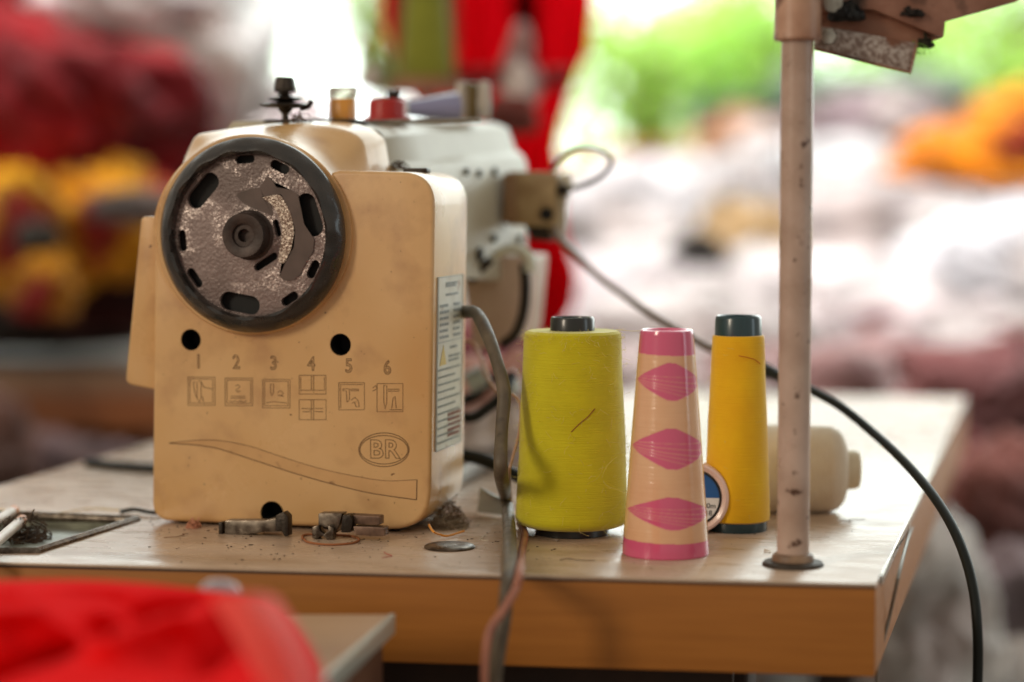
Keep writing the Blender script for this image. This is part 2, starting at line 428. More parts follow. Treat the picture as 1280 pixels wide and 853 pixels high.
# side block with guide
bp, _ = arm_side(626, 250)
YB = bp.y - .004
blk = roundpoly([(634, 214), (694, 216), (695, 284), (634, 282)], [5, 3, 4, 4], 4)
obj('guide_block', slab([kx(x, y, YB) for x, y in blk], (0, .04, 0), .002, 2), mat('tan_block', (182, 158, 118), .5, c2=(150, 122, 84), scale=50), sm)
obj('guide_sleeve', slab([kx(x, y, YB - .004) for x, y in [(628, 217), (644, 217), (644, 280), (628, 278)]], (0, .04, 0), .002, 2), mat('brown_sleeve', (140, 108, 76), .5), sm)
c = kx(683, 268, YB - .001); obj('block_hole', lathe([(0, -.0005), (.0065, -.0005), (.0065, .003), (0, .003)], 20, 'Y', c), hole_black, sm)
obj('guide_plate', slab([kx(x, y, YB + .01) for x, y in [(696, 222), (712, 214), (716, 232), (708, 252), (704, 300), (696, 286)]], (0, .004, 0), .0008, 2), mat('pale_bracket', (206, 200, 182), .4), sm)
obj('guide_screw', lathe([(0, -.004), (.006, -.004), (.006, .004), (0, .004)], 16, 'Y', kx(704, 238, YB + .006)), dark_metal, sm)
loopm = mat('dark_green_wire', (48, 52, 40), .4)
obj('wire_loop', tube([kx(x, y, YB + .02) for x, y in [(690, 214), (698, 200), (716, 188), (742, 186), (761, 196), (763, 208), (748, 222), (728, 232), (708, 238)]], .0024, 8, 8), loopm, sm)
obj('block_foot', slab([kx(x, y, YB + .004) for x, y in [(655, 282), (690, 284), (686, 302), (664, 300)]], (0, .03, 0), .002, 2), dark_metal, sm)
# knee lifter lever
YL = kx(620, 330, YE - .14).y
obj('lift_lever', tube([kx(x, y, YL) for x, y in [(606, 338), (612, 328), (624, 316), (640, 311), (655, 315), (663, 326), (662, 340)]], .0046, 12, 8, rfn=lambda t: .75 + .6 * t), mat('pale_lever', (214, 216, 204), .3, metal=.2), sm)
obj('lever_rod', tube([kx(x, y, YL + .004) for x, y in [(655, 330), (657, 360), (654, 392), (644, 418), (628, 432)]], .005, 10, 6), dark_metal, sm)
obj('lever_root', tube([kx(x, y, YL - .01) for x, y in [(588, 352), (596, 342), (604, 334), (614, 325)]], .004, 10, 6), dark_metal, sm)
# tension post on the hood
def post(px, py, Y): return kx(px, py, Y)
YT = YF + .08
tp = kx(357, 158, YT); s_ = depth(tp) / F_PX
prof = [(5, 0), (6.5, 0), (6.5, 4), (4.6, 7), (4.2, 15), (8, 19), (9, 22), (22, 23), (26, 25.5), (26, 27), (20, 28.5), (9, 30), (21, 33), (22, 35), (8, 37), (5, 39), (5, 42), (13, 43), (13.5, 46), (11.5, 58), (10, 61), (0, 61)]
obj('tension_post', lathe([(0, 0)] + [(r * s_ * (1.18 if 7 <= q_i <= 10 else .98), h * s_) for q_i, (r, h) in enumerate(prof)], 48, 'Z', tp, fn=lambda i, a, r: r * (1 + (.05 * math.sin(a * 22) if 17 <= i <= 20 else (.10 * math.sin(a * 7) if 7 <= i <= 10 else 0)))), dark_metal, sm)
obj('tension_spring', tube([tp + Vector(((9 + k * 0) * s_ * math.cos(k * .7), 9 * s_ * math.sin(k * .7), (38 + k * .22) * s_)) for k in range(26)], .0004, 5, 2), steel, sm)
obj('tension_lever', tube([tp + Vector((20 * s_, 0, 22 * s_)), tp + Vector((30 * s_, 0, 24 * s_)), tp + Vector((35 * s_, 0, 32 * s_))], .0022, 8, 3), dark_metal, sm)
obj('lint_fringe', bundle('lint_fringe', '', '', (tp.x + .012, tp.y - .005, tp.z - .001), 26, .014, .0004, lint, seed=5, parent=sm).data and bmesh.new() or bmesh.new(), lint, sm) if False else bundle('lint_fringe', '', '', (tp.x + .012, tp.y - .005, tp.z - .001), 26, .014, .0004, lint, seed=5, parent=sm)
# oil sight window
YO = YH + .03
op = kx(429, 153, YO); s_ = depth(op) / F_PX
og = mat('amber_oil', (250, 176, 70), .25, c2=(240, 156, 44), scale=40, coat=.5, trans=.35)
gl = mat('clear_cap', (235, 235, 225), .12, trans=.9, spec=.5)
obj('oil_window', lathe([(0, 0), (16.5 * s_, 0), (16.5 * s_, 27 * s_), (15 * s_, 29 * s_), (0, 28 * s_)], 40, 'Z', op), og, sm)
obj('window_cap', lathe([(16.5 * s_, 29.5 * s_), (17.5 * s_, 41 * s_), (16 * s_, 43 * s_), (15.6 * s_, 41 * s_), (15.2 * s_, 29.5 * s_)], 40, 'Z', op), gl, sm)
obj('window_collar', lathe([(0, -3 * s_), (30 * s_, -3 * s_), (29 * s_, 2 * s_), (17 * s_, 4 * s_), (0, 4 * s_)], 40, 'Z', op, fn=lambda i, a, r: r * (1 + .06 * math.sin(5 * a))), dark_metal, sm)
# red knob, further back
rp = kx(484, 152, YH + .11); s_ = depth(rp) / F_PX
obj('red_knob', lathe([(0, 0), (30 * s_, 0), (30 * s_, 5 * s_), (24 * s_, 6 * s_), (23 * s_, 25 * s_), (20 * s_, 28 * s_), (0, 28 * s_)], 40, 'Z', rp), mat('red_plastic', (172, 34, 30), .35), sm)
obj('knob_screw', lathe([(0, 26 * s_), (8 * s_, 26 * s_), (9 * s_, 38 * s_), (0, 40 * s_)], 20, 'Z', rp + Vector((.006, 0, 0))), dark_metal, sm)
# machine plate rim under knob
obj('seal_strip', tube([kx(x, y, YH + .06) for x, y in [(360, 151), (400, 151), (450, 153), (520, 152), (600, 150)]], .002, 8, 4), mat('grey_gasket', (120, 112, 100), .6), sm)
# --- lint on top of cover behind
bundle('lint_tuft', '', '', kx(500, 212, YF + .09), 24, .008, .0004, lint, seed=9, parent=sm)
obj('cover_clip', box(kx(521, 213.5, YF + .05), (.02, .012, .004), .001), dark_metal, sm)
bundle('lint_tail', '', '', (PY(556, 655, YF + .06).x, YF + .06, .004), 90, .016, .0003, mat('brown_lint', (112, 84, 58), .9, c2=(80, 58, 40), scale=90), flat=.5, seed=12, parent=sm)

# --- handwheel -------------------------------------------------
hw = PY(315.5, 294, YF - .008)
sub_r = lambda px_: px_ * mm * 1.022
def grip(i, a, r):
    return r * (1 + (.012 * math.sin(a * 15 + .6 * math.sin(a * 3)) if 5 <= i <= 7 else 0))
rim = obj('handwheel', lathe([(sub_r(100), .006), (sub_r(117.5), .004), (sub_r(119), .001), (sub_r(118.5), -.003), (sub_r(114), -.0065), (sub_r(111), -.009), (sub_r(106.5), -.0115), (sub_r(102), -.0125), (sub_r(99.5), -.011), (sub_r(98.5), -.006), (sub_r(98), -.003), (sub_r(97.5), .006), (sub_r(100), .006)], 208, 'Y', hw, fn=grip), black_rubber, sm)
disc_m = mat('speckled_disc', (132, 116, 112), .42, metal=.35, c2=(104, 90, 86), scale=14, lo=.42, hi=.58, bump=.5, bscale=420)
# custom speckle: bright chipped flakes over brown paint, with a smooth dark patch
nt = disc_m.node_tree; N = nt.nodes; L = nt.links; bs = N['Principled BSDF']
tc = N.new('ShaderNodeTexCoord')
v = N.new('ShaderNodeTexVoronoi'); v.inputs['Scale'].default_value = 900; L.new(tc.outputs['Object'], v.inputs['Vector'])
n1 = N.new('ShaderNodeTexNoise'); n1.inputs['Scale'].default_value = 34; n1.inputs['Detail'].default_value = 5; L.new(tc.outputs['Object'], n1.inputs['Vector'])
sepc = N.new('ShaderNodeSeparateColor'); L.new(v.outputs['Color'], sepc.inputs[0])
ad = N.new('ShaderNodeMath'); ad.operation = 'MULTIPLY'; L.new(sepc.outputs[0], ad.inputs[0])
mr = N.new('ShaderNodeMapRange'); mr.inputs['From Min'].default_value = .42; mr.inputs['From Max'].default_value = .66; L.new(n1.outputs['Fac'], mr.inputs['Value'])
L.new(mr.outputs[0], ad.inputs[1])
mr2 = N.new('ShaderNodeMapRange'); mr2.inputs['From Min'].default_value = .3; mr2.inputs['From Max'].default_value = .62; L.new(ad.outputs[0], mr2.inputs['Value'])
mx = N.new('ShaderNodeMix'); mx.data_type = 'RGBA'
old = bs.inputs['Base Color'].links[0].from_socket; L.new(old, mx.inputs[6]); mx.inputs[7].default_value = (*lin((216, 202, 196)), 1)
L.new(mr2.outputs[0], mx.inputs[0]); L.new(mx.outputs[2], bs.inputs['Base Color'])
mm2 = N.new('ShaderNodeMath'); mm2.operation = 'MULTIPLY_ADD'; mm2.inputs[1].default_value = .5; mm2.inputs[2].default_value = .3
L.new(mr2.outputs[0], mm2.inputs[0]); L.new(mm2.outputs[0], bs.inputs['Metallic'])
disc = obj('wheel_disc', lathe([(0, .0), (sub_r(98), .0), (sub_r(98), -.0035), (sub_r(93), -.004), (sub_r(50), -.005), (sub_r(40), -.0052), (0, -.0052)], 160, 'Y', hw), disc_m, rim)
disc.location = Vector((0, 0, 0)); disc.parent = rim
disc.location = Vector((0, 0, 0))
hwl = rim.location
def stadium(c, L_, W, ang, d0, d1):
    pts = []
    for k in range(12): a = -pi / 2 + pi * k / 11; pts.append((L_ / 2 - W / 2 + W / 2 * math.cos(a), W / 2 * math.sin(a)))
    for k in range(12): a = pi / 2 + pi * k / 11; pts.append((-L_ / 2 + W / 2 + W / 2 * math.cos(a), W / 2 * math.sin(a)))
    ca, sa = math.cos(ang), math.sin(ang)
    return [Vector((c.x + x * ca - y * sa, c.y + d0, c.z + x * sa + y * ca)) for x, y in pts]
q = 1 / 3.158
slots = [(138.5, 254, 142, 60), (18, 250, 150, 64), (260, 262, 146, 60)] + [(94, 287, 70, 27), (65, 283, 72, 30), (-27, 280, 66, 28), (-57, 285, 66, 28), (184.5, 279, 74, 28), (215.6, 281, 76, 28)] + [(-58, 118, 96, 24), (14, 112, 60, 20)]
cb = bmesh.new()
dc = PY(310.3, 293, YF - .013)
dc = Vector((dc.x, hw.y, dc.z)) * .35 + Vector(hw) * .65
for a, r, l, w in slots:
    a_ = math.radians(a); rr = r * q * mm * 1.035
    c = Vector((hw.x + rr * math.cos(a_), hw.y, hw.z + rr * math.sin(a_)))
    slab(stadium(c, l * q * mm * 1.16, w * q * mm * 1.24, a_ + pi / 2, -.02, 0), (0, .04, 0), bm=cb)
boolean(disc, cb)
obj('slot_shade_disc', lathe([(0, .0065), (sub_r(99), .0065), (sub_r(99), .0045), (0, .0045)], 96, 'Y', hw), hole_black, rim).location = (0, 0, 0)  # black disc added behind the slots, paints their dark depth
hub_m = mat('hub_dark', (70, 56, 50), .5, metal=.3, c2=(50, 40, 36), scale=70, bump=.2)
obj('wheel_hub', lathe([(sub_r(31), -.005), (sub_r(29), -.006), (sub_r(27.5), -.007), (sub_r(27), -.0195), (sub_r(26), -.0205), (sub_r(15), -.0205), (sub_r(14), -.0200), (sub_r(13.5), -.018), (sub_r(8), -.018), (sub_r(7.5), -.012), (0, -.012)], 72, 'Y', hw), hub_m, rim).location = (0, 0, 0)
# the smooth brown patch and the bare arc (thin wear marks lying on the disc)
patchm = mat('smooth_brown_film', (92, 76, 70), .4, c2=(78, 64, 58), scale=60, metal=.15)
arcm = mat('bare_arc', (206, 192, 178), .4, metal=.5, c2=(120, 100, 88), scale=700, lo=.42, hi=.55, bump=.4, bscale=500)
def on_disc(zx, zy, dy): # zoomed pixel of the wheel close-up
    p = PY(190 + zx * q, 160 + zy * q, hw.y - .0056); return Vector((p.x, hw.y + dy, p.z))
pt = [(330, 262), (395, 238), (420, 240), (455, 190), (475, 205), (490, 235), (540, 240), (575, 262), (590, 330), (600, 380), (640, 440), (635, 490), (615, 520), (600, 545), (585, 580), (560, 600), (525, 605), (500, 585), (520, 545), (560, 470), (565, 400), (540, 330), (510, 262), (430, 272), (470, 300), (480, 350), (430, 330), (380, 310), (350, 290)]
pt = roundpoly(pt, 8, 3)
pb = bmesh.new()
vs = [pb.verts.new(on_disc(x, y, -.0054)) for x, y in pt]; pb.faces.new(vs); bmesh.ops.triangulate(pb, faces=pb.faces)
po = obj('wear_patch', pb, patchm, rim); po.location = (0, 0, 0)
ar = [(432, 274), (470, 298), (500, 345), (515, 400), (508, 455), (497, 525), (520, 540), (550, 480), (562, 410), (552, 350), (530, 300), (505, 262)]
ab = slab([on_disc(x, y, -.0055) for x, y in roundpoly(ar, 14, 4)], (0, -.0004, 0)); obj('wear_arc', ab, arcm, rim).location = (0, 0, 0)

# --- engraved marks on the cover -------------------------------
def z4(x, y): return PY(220 + x / 4.267, 430 + y / 4.267, YF - .0001)
def lines(name, polys, r=.00024, m=groove, sm_=1):
    b = bmesh.new()
    for P in polys: tube([z4(x, y) for x, y in P], r, 5, sm_, bm=b)
    return obj(name, b, m, sm)
def rect(x0, y0, x1, y1): return [(x0, y0), (x1, y0), (x1, y1), (x0, y1), (x0, y0)]
digits = [('1', 120, 97), ('2', 322, 101), ('3', 520, 106), ('4', 722, 110), ('5', 922, 120), ('6', 1127, 130)]
for ch, x, y in digits:
    b = text_bm(ch, 88 / 4.267 * mm * 1.18, outline=.00027); p = z4(x, y)
    bmesh.ops.transform(b, matrix=Matrix.Translation(p) @ ROT_FACE @ Matrix.Diagonal((.85, 1, 1, 1)), verts=b.verts); obj('engraved_number', b, groove, sm)
icons = [
    [rect(64, 178, 208, 328), rect(74, 188, 196, 316), [(92, 205), (112, 205), (112, 290), (125, 312), (134, 285), (134, 200), (118, 200)], [(134, 205), (150, 232), (196, 242)], [(92, 205), (98, 250), (108, 285)], [(140, 280), (148, 310)]],
    [rect(262, 183, 408, 330), rect(272, 193, 398, 318), [(318, 225), (330, 218), (342, 228), (330, 238), (318, 248), (330, 258), (343, 250)], [(292, 280), (370, 280)], [(292, 290), (370, 290)], [(285, 303), (300, 312), (315, 303), (330, 312), (345, 303), (360, 312), (376, 303)]],
    [rect(462, 190, 608, 342), rect(472, 200, 598, 330), [(504, 215), (520, 215), (520, 258), (512, 278), (504, 258), (504, 215)], [(540, 262), (555, 250), (572, 262), (560, 278), (542, 274), (575, 280)], [(480, 315), (520, 308), (590, 316)]],
    [rect(657, 168, 800, 268), rect(657, 298, 800, 405), [(665, 178), (665, 248), (792, 248), (792, 178)], [(722, 170), (722, 248)], [(734, 170), (734, 248)], [(722, 298), (722, 405)], [(734, 298), (734, 405)], [(670, 345), (715, 345), (715, 362), (675, 362)], [(742, 345), (785, 345)], [(742, 362), (785, 362)]],
    [rect(868, 207, 1005, 352), [(878, 345), (878, 217), (995, 217)], [(890, 240), (925, 240), (925, 300), (912, 312), (908, 250), (890, 250), (890, 240)], [(930, 242), (975, 242), (975, 250), (932, 250)], [(935, 300), (955, 285), (972, 305), (978, 335), (960, 335), (952, 310), (938, 318)]],
    [rect(1072, 212, 1210, 362), [(1050, 235), (1065, 222), (1072, 240), (1050, 252)], [(1108, 222), (1124, 222), (1124, 310), (1116, 348), (1108, 310), (1108, 222)], [(1130, 242), (1190, 242), (1190, 252), (1130, 252)], [(1150, 345), (1158, 290), (1168, 280), (1175, 345)], [(1140, 352), (1205, 352)]]]
for P in icons: lines('engraved_icon', P, .00023)
sw = roundpoly([(-35, 529), (60, 518), (140, 513), (250, 518), (400, 548), (550, 598), (750, 660), (950, 705), (1120, 730), (1285, 725), (1283, 832), (1060, 800), (900, 765), (740, 722), (600, 680), (400, 615), (240, 563), (150, 545), (60, 536)], 0)
swp = [z4(x, y) for x, y in sw]
obj('swoosh_band', slab([p + Vector((0, -.00005, 0)) for p in swp], (0, .0003, 0)), mat('swoosh_tan', (210, 166, 112), .5, c2=(196, 152, 100), scale=30, c3=(150, 110, 70), s3=120, lo3=.66, hi3=.74), sm)
lines('engraved_swoosh', [[(-35, 528), (60, 518), (140, 513), (250, 518), (400, 548), (550, 598), (750, 660), (950, 705), (1120, 730), (1285, 725)]], .00022, sm_=6)
lines('engraved_swoosh', [[(-35, 530), (60, 536), (150, 545), (240, 563), (400, 615), (600, 680), (740, 722), (900, 765), (1060, 800), (1283, 832)], [(1285, 725), (1283, 832)]], .00034, sm_=6)
# oval logo: two arcs and the letters
def oval(cx_, cy_, a, b_, k=1.0):
    up_ = [(cx_ + a * math.cos(t), cy_ - b_ * (math.sin(t) ** k)) for t in [pi * i / 24 for i in range(25)]]
    dn = [(x, 2 * cy_ - y) for x, y in up_]; return [up_, dn]
lines('engraved_emblem', oval(1109, 565, 134, 90) + oval(1109, 565, 128, 76), .00028)
for ch, x in (('B', 1068), ('R', 1150)):
    b = text_bm(ch, 150 / 4.267 * mm, outline=.00026, offset=.00045); p = z4(x, 567)
    bmesh.ops.transform(b, matrix=Matrix.Translation(p) @ ROT_FACE @ Matrix.Diagonal((.92, .9, 1, 1)), verts=b.verts); obj('engraved_letter', b, groove, sm)

# --- information label on the right side ------------------------
XL = PY(548, 450, YF + .004).x
XL = max(XL, XS + .0003)
ylab0, ylab1 = YF + .011, YF + .083
def side(u, v, off=.0004):  # u 0..1 along Y, v 0..1 from top
    z0 = PX(548, 347, XS).z; z1 = PX(547, 566, XS).z
    zz_ = z0 + (z1 - z0) * v; pa_, pb_ = PY(543, 216, YF), PY(537, 664, YF); xs_ = pa_.x + (pb_.x - pa_.x) * (zz_ - pa_.z) / (pb_.z - pa_.z)
    return Vector((xs_ + .0009 + off, ylab0 + (ylab1 - ylab0) * u, z0 + (z1 - z0) * v))
paper = mat('label_paper', (206, 206, 196), .45, c2=(194, 190, 176), scale=40, c3=(150, 110, 80), s3=60, lo3=.62, hi3=.75)
labo = obj('info_label', slab([side(0, 0, -.001), side(1, 0, -.001), side(1, 1, -.001), side(0, 1, -.001)], (.0011, 0, 0)), paper, sm)
def dashes(name, rows, m, h=.010):
    b = bmesh.new(); rnd = random.Random(4)
    for v, u0, u1 in rows:
        u = u0
        while u < u1 - .02:
            w = rnd.uniform(.03, .09); w = min(w, u1 - u)
            slab([side(u, v), side(u + w, v), side(u + w, v + h), side(u, v + h)], (.0002, 0, 0), bm=b); u += w + .025
    o = obj(name, b, m, labo); return o
ink = mat('label_ink', (150, 156, 156), .6)
dashes('printed_line', [(.035, .3, .75), (.05, .3, .75), (.10, .3, .8)], ink, .013)
dashes('printed_line', [(.16 + .036 * i, .08, .42) for i in range(6)] + [(.16 + .036 * i, .62, .9) for i in range(6)], ink, .016)
dashes('printed_line', [(.53 + .042 * i, .05, .93 - .2 * (i % 2)) for i in range(11)], ink, .012)
dashes('printed_line', [(.46, .45, .9), (.485, .45, .9), (.41, .5, .8)], ink, .014)
dashes('stamped_mark', [(.80 + .03 * i, .45, .95) for i in range(5)], mat('faded_red_ink', (150, 90, 74), .7), .018)
tri = [side(.1, .51, .0002), side(.36, .51, .0002), side(.23, .395, .0002)]
obj('warning_triangle', slab(tri, (.0002, 0, 0)), mat('warning_yellow', (206, 176, 60), .5), labo)
for P in [((0, .375), (1, .375))]:
    obj('divider_line', slab([side(0, .375), side(1, .375), side(1, .379), side(0, .379)], (.0002, 0, 0)), ink, labo)
bo = bmesh.new()
for (a, b_, c_, d_) in [(0, 0, 1, .004), (0, .996, 1, 1), (0, 0, .015, 1), (.985, 0, 1, 1)]:
    slab([side(a, b_), side(c_, b_), side(c_, d_), side(a, d_)], (.00018, 0, 0), bm=bo)
obj('label_border', bo, ink, labo)

# things lying on the arm (rear): lavender cone and small glass
lc = thing('thread_cone', 'small lavender plastic cone lying on the top of the machine arm', 'thread cone', kx(545, 152, YH + .2))
p0, p1 = kx(505, 136, YH + .2), kx(572, 134, YH + .23); ax = (p1 - p0); s_ = depth(p0) / F_PX
mrot = ax.to_track_quat('Z', 'Y').to_matrix().to_4x4(); 
b = lathe([(0, 0), (9 * s_, 0), (10 * s_, .006), (18 * s_, ax.length - .004), (18 * s_, ax.length), (0, ax.length)], 40); bmesh.ops.transform(b, matrix=Matrix.Translation(p0) @ mrot, verts=b.verts)
obj('cone_tube', b, mat('lavender_plastic', (142, 142, 176), .35, coat=.4), lc)
b = lathe([(0, 0), (8 * s_, 0), (9.6 * s_, .001), (10.2 * s_, .012), (0, .012)], 40); bmesh.ops.transform(b, matrix=Matrix.Translation(p0 - ax.normalized() * .010) @ mrot, verts=b.verts)
obj('cone_tip', b, mat('pale_tip', (214, 224, 222), .25, coat=.4), lc)
gp = kx(591, 151, YH + .27); s_ = depth(gp) / F_PX
gj = thing('thread_guide', 'brass thread guide post with pale washers standing at the rear of the arm', 'thread guide', gp)
obj('guide_post', lathe([(0, 0), (7 * s_, 0), (7 * s_, 46 * s_), (0, 48 * s_)], 20, 'Z', gp), mat('brass_post', (104, 86, 50), .5, metal=.4), gj)
for dx in (-14, 15):
    obj('guide_eyelet', lathe([(0, 0), (7 * s_, 0), (8.5 * s_, 20 * s_), (7 * s_, 46 * s_), (0, 47 * s_)], 20, 'Z', gp + Vector((dx * s_, 0, 2 * s_))), mat('pale_eyelet', (196, 184, 170), .3, trans=.2), gj)

# ================================================================ presser feet and scraps at the base of the machine
def part(pts, Y, th, bev=.0006): return slab([PY(x, y, Y) for x, y in pts], (0, th, 0), bev, 2)
Yp = PZ(318, 668, .001).y
pf = thing('presser_foot', 'small dark steel presser foot lying flat under the round notch of the cover', 'presser foot', PZ(318, 670))
obj('foot_bar', part(roundpoly([(281, 651), (330, 651), (345, 648), (352, 648), (352, 665), (330, 665), (310, 669), (281, 669)], 2), Yp, .012), steel, pf)
obj('foot_toe', part([(273, 653), (278, 653), (278, 668), (273, 668)], Yp, .008), dark_metal, pf)
obj('foot_shank', part(roundpoly([(344, 645), (354, 640), (360, 646), (360, 671), (355, 671), (352, 664), (344, 664)], 2), Yp - .004, .01), dark_metal, pf)
Yp = PZ(420, 674, .001).y
pf = thing('presser_foot', 'larger forked steel presser foot lying right of the dark one', 'presser foot', PZ(425, 674))
obj('foot_fork', part([(390, 659), (398, 657), (400, 664), (405, 668), (410, 664), (410, 657), (417, 660), (416, 675), (408, 675), (405, 671), (399, 671), (397, 675), (390, 673)], Yp, .009), steel, pf)
obj('foot_body', part(roundpoly([(398, 642), (428, 642), (424, 656), (418, 668), (410, 660), (398, 657)], 1.5), Yp + .004, .012), steel, pf)
obj('foot_hinge', part(roundpoly([(428, 644), (438, 644), (441, 652), (438, 666), (426, 666)], 2), Yp + .001, .012), dark_metal, pf)
brownst = mat('brown_steel', (138, 112, 96), .45, metal=.5, c2=(96, 76, 64), scale=100)
obj('foot_arm', part(roundpoly([(436, 644), (474, 646), (474, 657), (440, 655)], 2), Yp + .006, .012), brownst, pf)
obj('foot_arm', part(roundpoly([(441, 658), (480, 660), (480, 671), (444, 669)], 2), Yp + .003, .012), brownst, pf)
pinkth = mat('salmon_thread', (206, 146, 112), .8, c2=(170, 110, 84), scale=200)
bundle('thread_knot', 'little salmon thread knot on the table under the lower left corner of the cover', 'thread', PZ(242, 660, 0), 34, .006, .0007, pinkth, seed=21, flat=.7)
tag(obj('thread_scrap', tube([PZ(378, 672, .001), PZ(386, 678, .001), PZ(412, 681, .001), PZ(440, 679, .001), PZ(449, 674, .001), PZ(436, 670, .001), PZ(400, 668, .001), PZ(380, 669, .001), PZ(378, 673, .002)], .0009, 6, 6), mat('rust_thread', (158, 98, 60), .8)), 'flat orange loop of thread lying under the forked presser foot', 'thread')
bundle('lint_pile', 'grey-brown pile of lint and thread at the lower right corner of the machine', 'lint', PZ(562, 660, 0), 110, .016, .00028, mat('grey_fluff', (176, 160, 136), .9, c2=(120, 100, 78), scale=90), seed=23, flat=.22)
tag(obj('orange_thread', tube([PZ(536, 656, .006), PZ(541, 664, .009), PZ(549, 668, .004), PZ(560, 670, .002), PZ(580, 664, .003)], .0009, 6, 6), mat('orange_thread', (226, 150, 50), .7)), 'short orange-yellow thread curled over the lint pile', 'thread')
tag(obj('scrap_paper', slab([PZ(596, 640, .002), PZ(640, 646, .002), PZ(636, 628, .012), PZ(612, 618, .02), PZ(600, 610, .022)], (0, .001, .0006)), mat('pale_blue_scrap', (196, 204, 206), .6)), 'pale crumpled scrap on the table behind the lint pile', 'scrap')
dp = PZ(562, 685, 0)
tag(obj('metal_disc', lathe([(0, 0), (.019, 0), (.0195, .0012), (.018, .0024), (.008, .0032), (0, .0032)], 48, 'Z', dp), steel), 'flat grey metal disc on the table in front of the lint pile', 'disc')
# specks of dust and lint on the table
b = bmesh.new(); rnd = random.Random(11)
for i in range(260):
    px, py = rnd.uniform(180, 700), rnd.gauss(668, 16)
    if py < 640 or py > 712: continue
    p = PZ(px, py, .0004); s_ = rnd.uniform(.0003, .0009)
    box(p, (s_ * rnd.uniform(1, 3), s_, s_ * .6), rot=Matrix.Rotation(rnd.uniform(0, pi), 3, 'Z'), bm=b)
for i in range(140):
    px, py = rnd.uniform(640, 1080), rnd.uniform(560, 722)
    p = PZ(px, py, .0004); s_ = rnd.uniform(.0002, .0006)
    box(p, (s_ * rnd.uniform(1, 3), s_, s_ * .6), rot=Matrix.Rotation(rnd.uniform(0, pi), 3, 'Z'), bm=b)
tag(obj('dust', b, lint), 'brown lint specks scattered over the table top', 'dust', kind='stuff')

rnd = random.Random(77)
for k_, (px, py, col, lb_) in enumerate([(205, 672, (120, 84, 60), 'short brown thread clipping near the lower left corner of the machine'), (610, 676, (214, 200, 180), 'pale thread clipping between the metal disc and the hose'), (700, 700, (90, 60, 44), 'dark thread clipping in front of the green cone'), (960, 690, (196, 176, 150), 'pale thread clipping left of the pole flange'), (1050, 650, (110, 84, 64), 'dark thread clipping right of the pole'), (480, 690, (170, 60, 50), 'red thread clipping in front of the machine')]):
    P = [PZ(px, py, .0008)]; v = Vector((rnd.uniform(-1, 1), rnd.uniform(-1, 1), 0)).normalized()
    for _ in range(6):
        v = (v + Vector((rnd.gauss(0, .6), rnd.gauss(0, .6), 0))).normalized(); P.append(P[-1] + v * .005)
    tag(obj('thread_clipping', tube(P, .0003, 5, 5), mat('clip_%d' % k_, col, .8)), lb_, 'thread', 'thread clippings on the table')

# ================================================================ hose, cords
hose = [(560, 392, 1.80), (583, 390, 1.77), (596, 393, 1.74), (610, 420, 1.71), (622, 455, 1.69), (630, 490, 1.675), (627, 540, 1.66), (626, 590, 1.64)]
HP = [PD(x, y, d_) for x, y, d_ in hose] + [PZ(633, 650, .0) + Vector((0, 0, .016)), PZ(637, 690, .0) + Vector((0, 0, .011)), PD(635, 722, 1.475), PD(630, 770, 1.462), PD(622, 820, 1.46), PD(616, 880, 1.46), PD(610, 960, 1.46)]
rad = .0052
tag(obj('rubber_hose', tube(HP, rad, 16, 10, rfn=lambda t: 1 + .05 * math.sin(t * 40)), hose_m), 'thick grey-brown rubber hose running down beside the machine and over the front edge', 'hose')
tag(obj('salmon_cord', tube([PZ(650, 655, .004), PZ(656, 668, .004), PZ(652, 690, .004), PD(650, 714, 1.475), PD(645, 735, 1.46), PD(630, 762, 1.45), PD(612, 790, 1.445), PD(606, 830, 1.445), PD(606, 880, 1.445), PD(606, 950, 1.445)], .0030, 10, 8), mat('salmon_cord', (176, 118, 96), .5, c2=(150, 96, 78), scale=60)), 'salmon coloured cord hanging over the table edge beside the hose', 'cord')
tag(obj('thin_wire', tube([PD(640, 492, 1.72), PD(650, 505, 1.72), PD(649, 540, 1.71), PD(640, 575, 1.70), PD(637, 592, 1.70), PZ(640, 640, .003)], .0012, 6, 6), mat('pinkish_wire', (176, 140, 118), .5)), 'thin pinkish wire looping between the hose and the green cone', 'wire')
tag(obj('thin_wire', tube([PD(578, 424, 1.9), PD(592, 430, 1.9), PD(602, 450, 1.88), PD(612, 476, 1.86), PD(622, 490, 1.86)], .0016, 6, 6), mat('pinkish_wire', (176, 140, 118), .5)), 'thin pinkish wire curving behind the hose beside the info label', 'wire')
for i, (P, r, lb_) in enumerate([
    ([(560, 520, 1.95), (590, 522, 1.95), (610, 510, 1.94), (628, 494, 1.93), (640, 470, 1.95)], .005, 'black cable slanting up behind the hose'),
    ([(560, 566, 1.86), (584, 570, 1.86), (612, 578, 1.85), (640, 592, 1.84), (668, 606, 1.84)], .0055, 'black cable drooping behind the hose to the green cone'),
    ([(560, 505, 2.1), (590, 497, 2.1), (604, 484, 2.1), (620, 470, 2.1)], .006, 'short black cable end with pale connector behind the hose')]):
    tag(obj('black_cable', tube([PD(*p) for p in P], r, 10, 6), black_cable), lb_, 'cable')
cn = thing('connector', 'pale metal connector on the cables behind the hose', 'connector', PD(600, 472, 2.08))
obj('shell', tube([PD(584, 480, 2.08), PD(596, 474, 2.08), PD(606, 470, 2.08)], .011, 12, 2), mat('pale_metal', (170, 180, 176), .35, metal=.5), cn)
obj('plug', tube([PD(632, 468, 2.08), PD(640, 480, 2.08), PD(642, 492, 2.08)], .008, 12, 2), mat('pale_plug', (196, 206, 204), .4), cn)
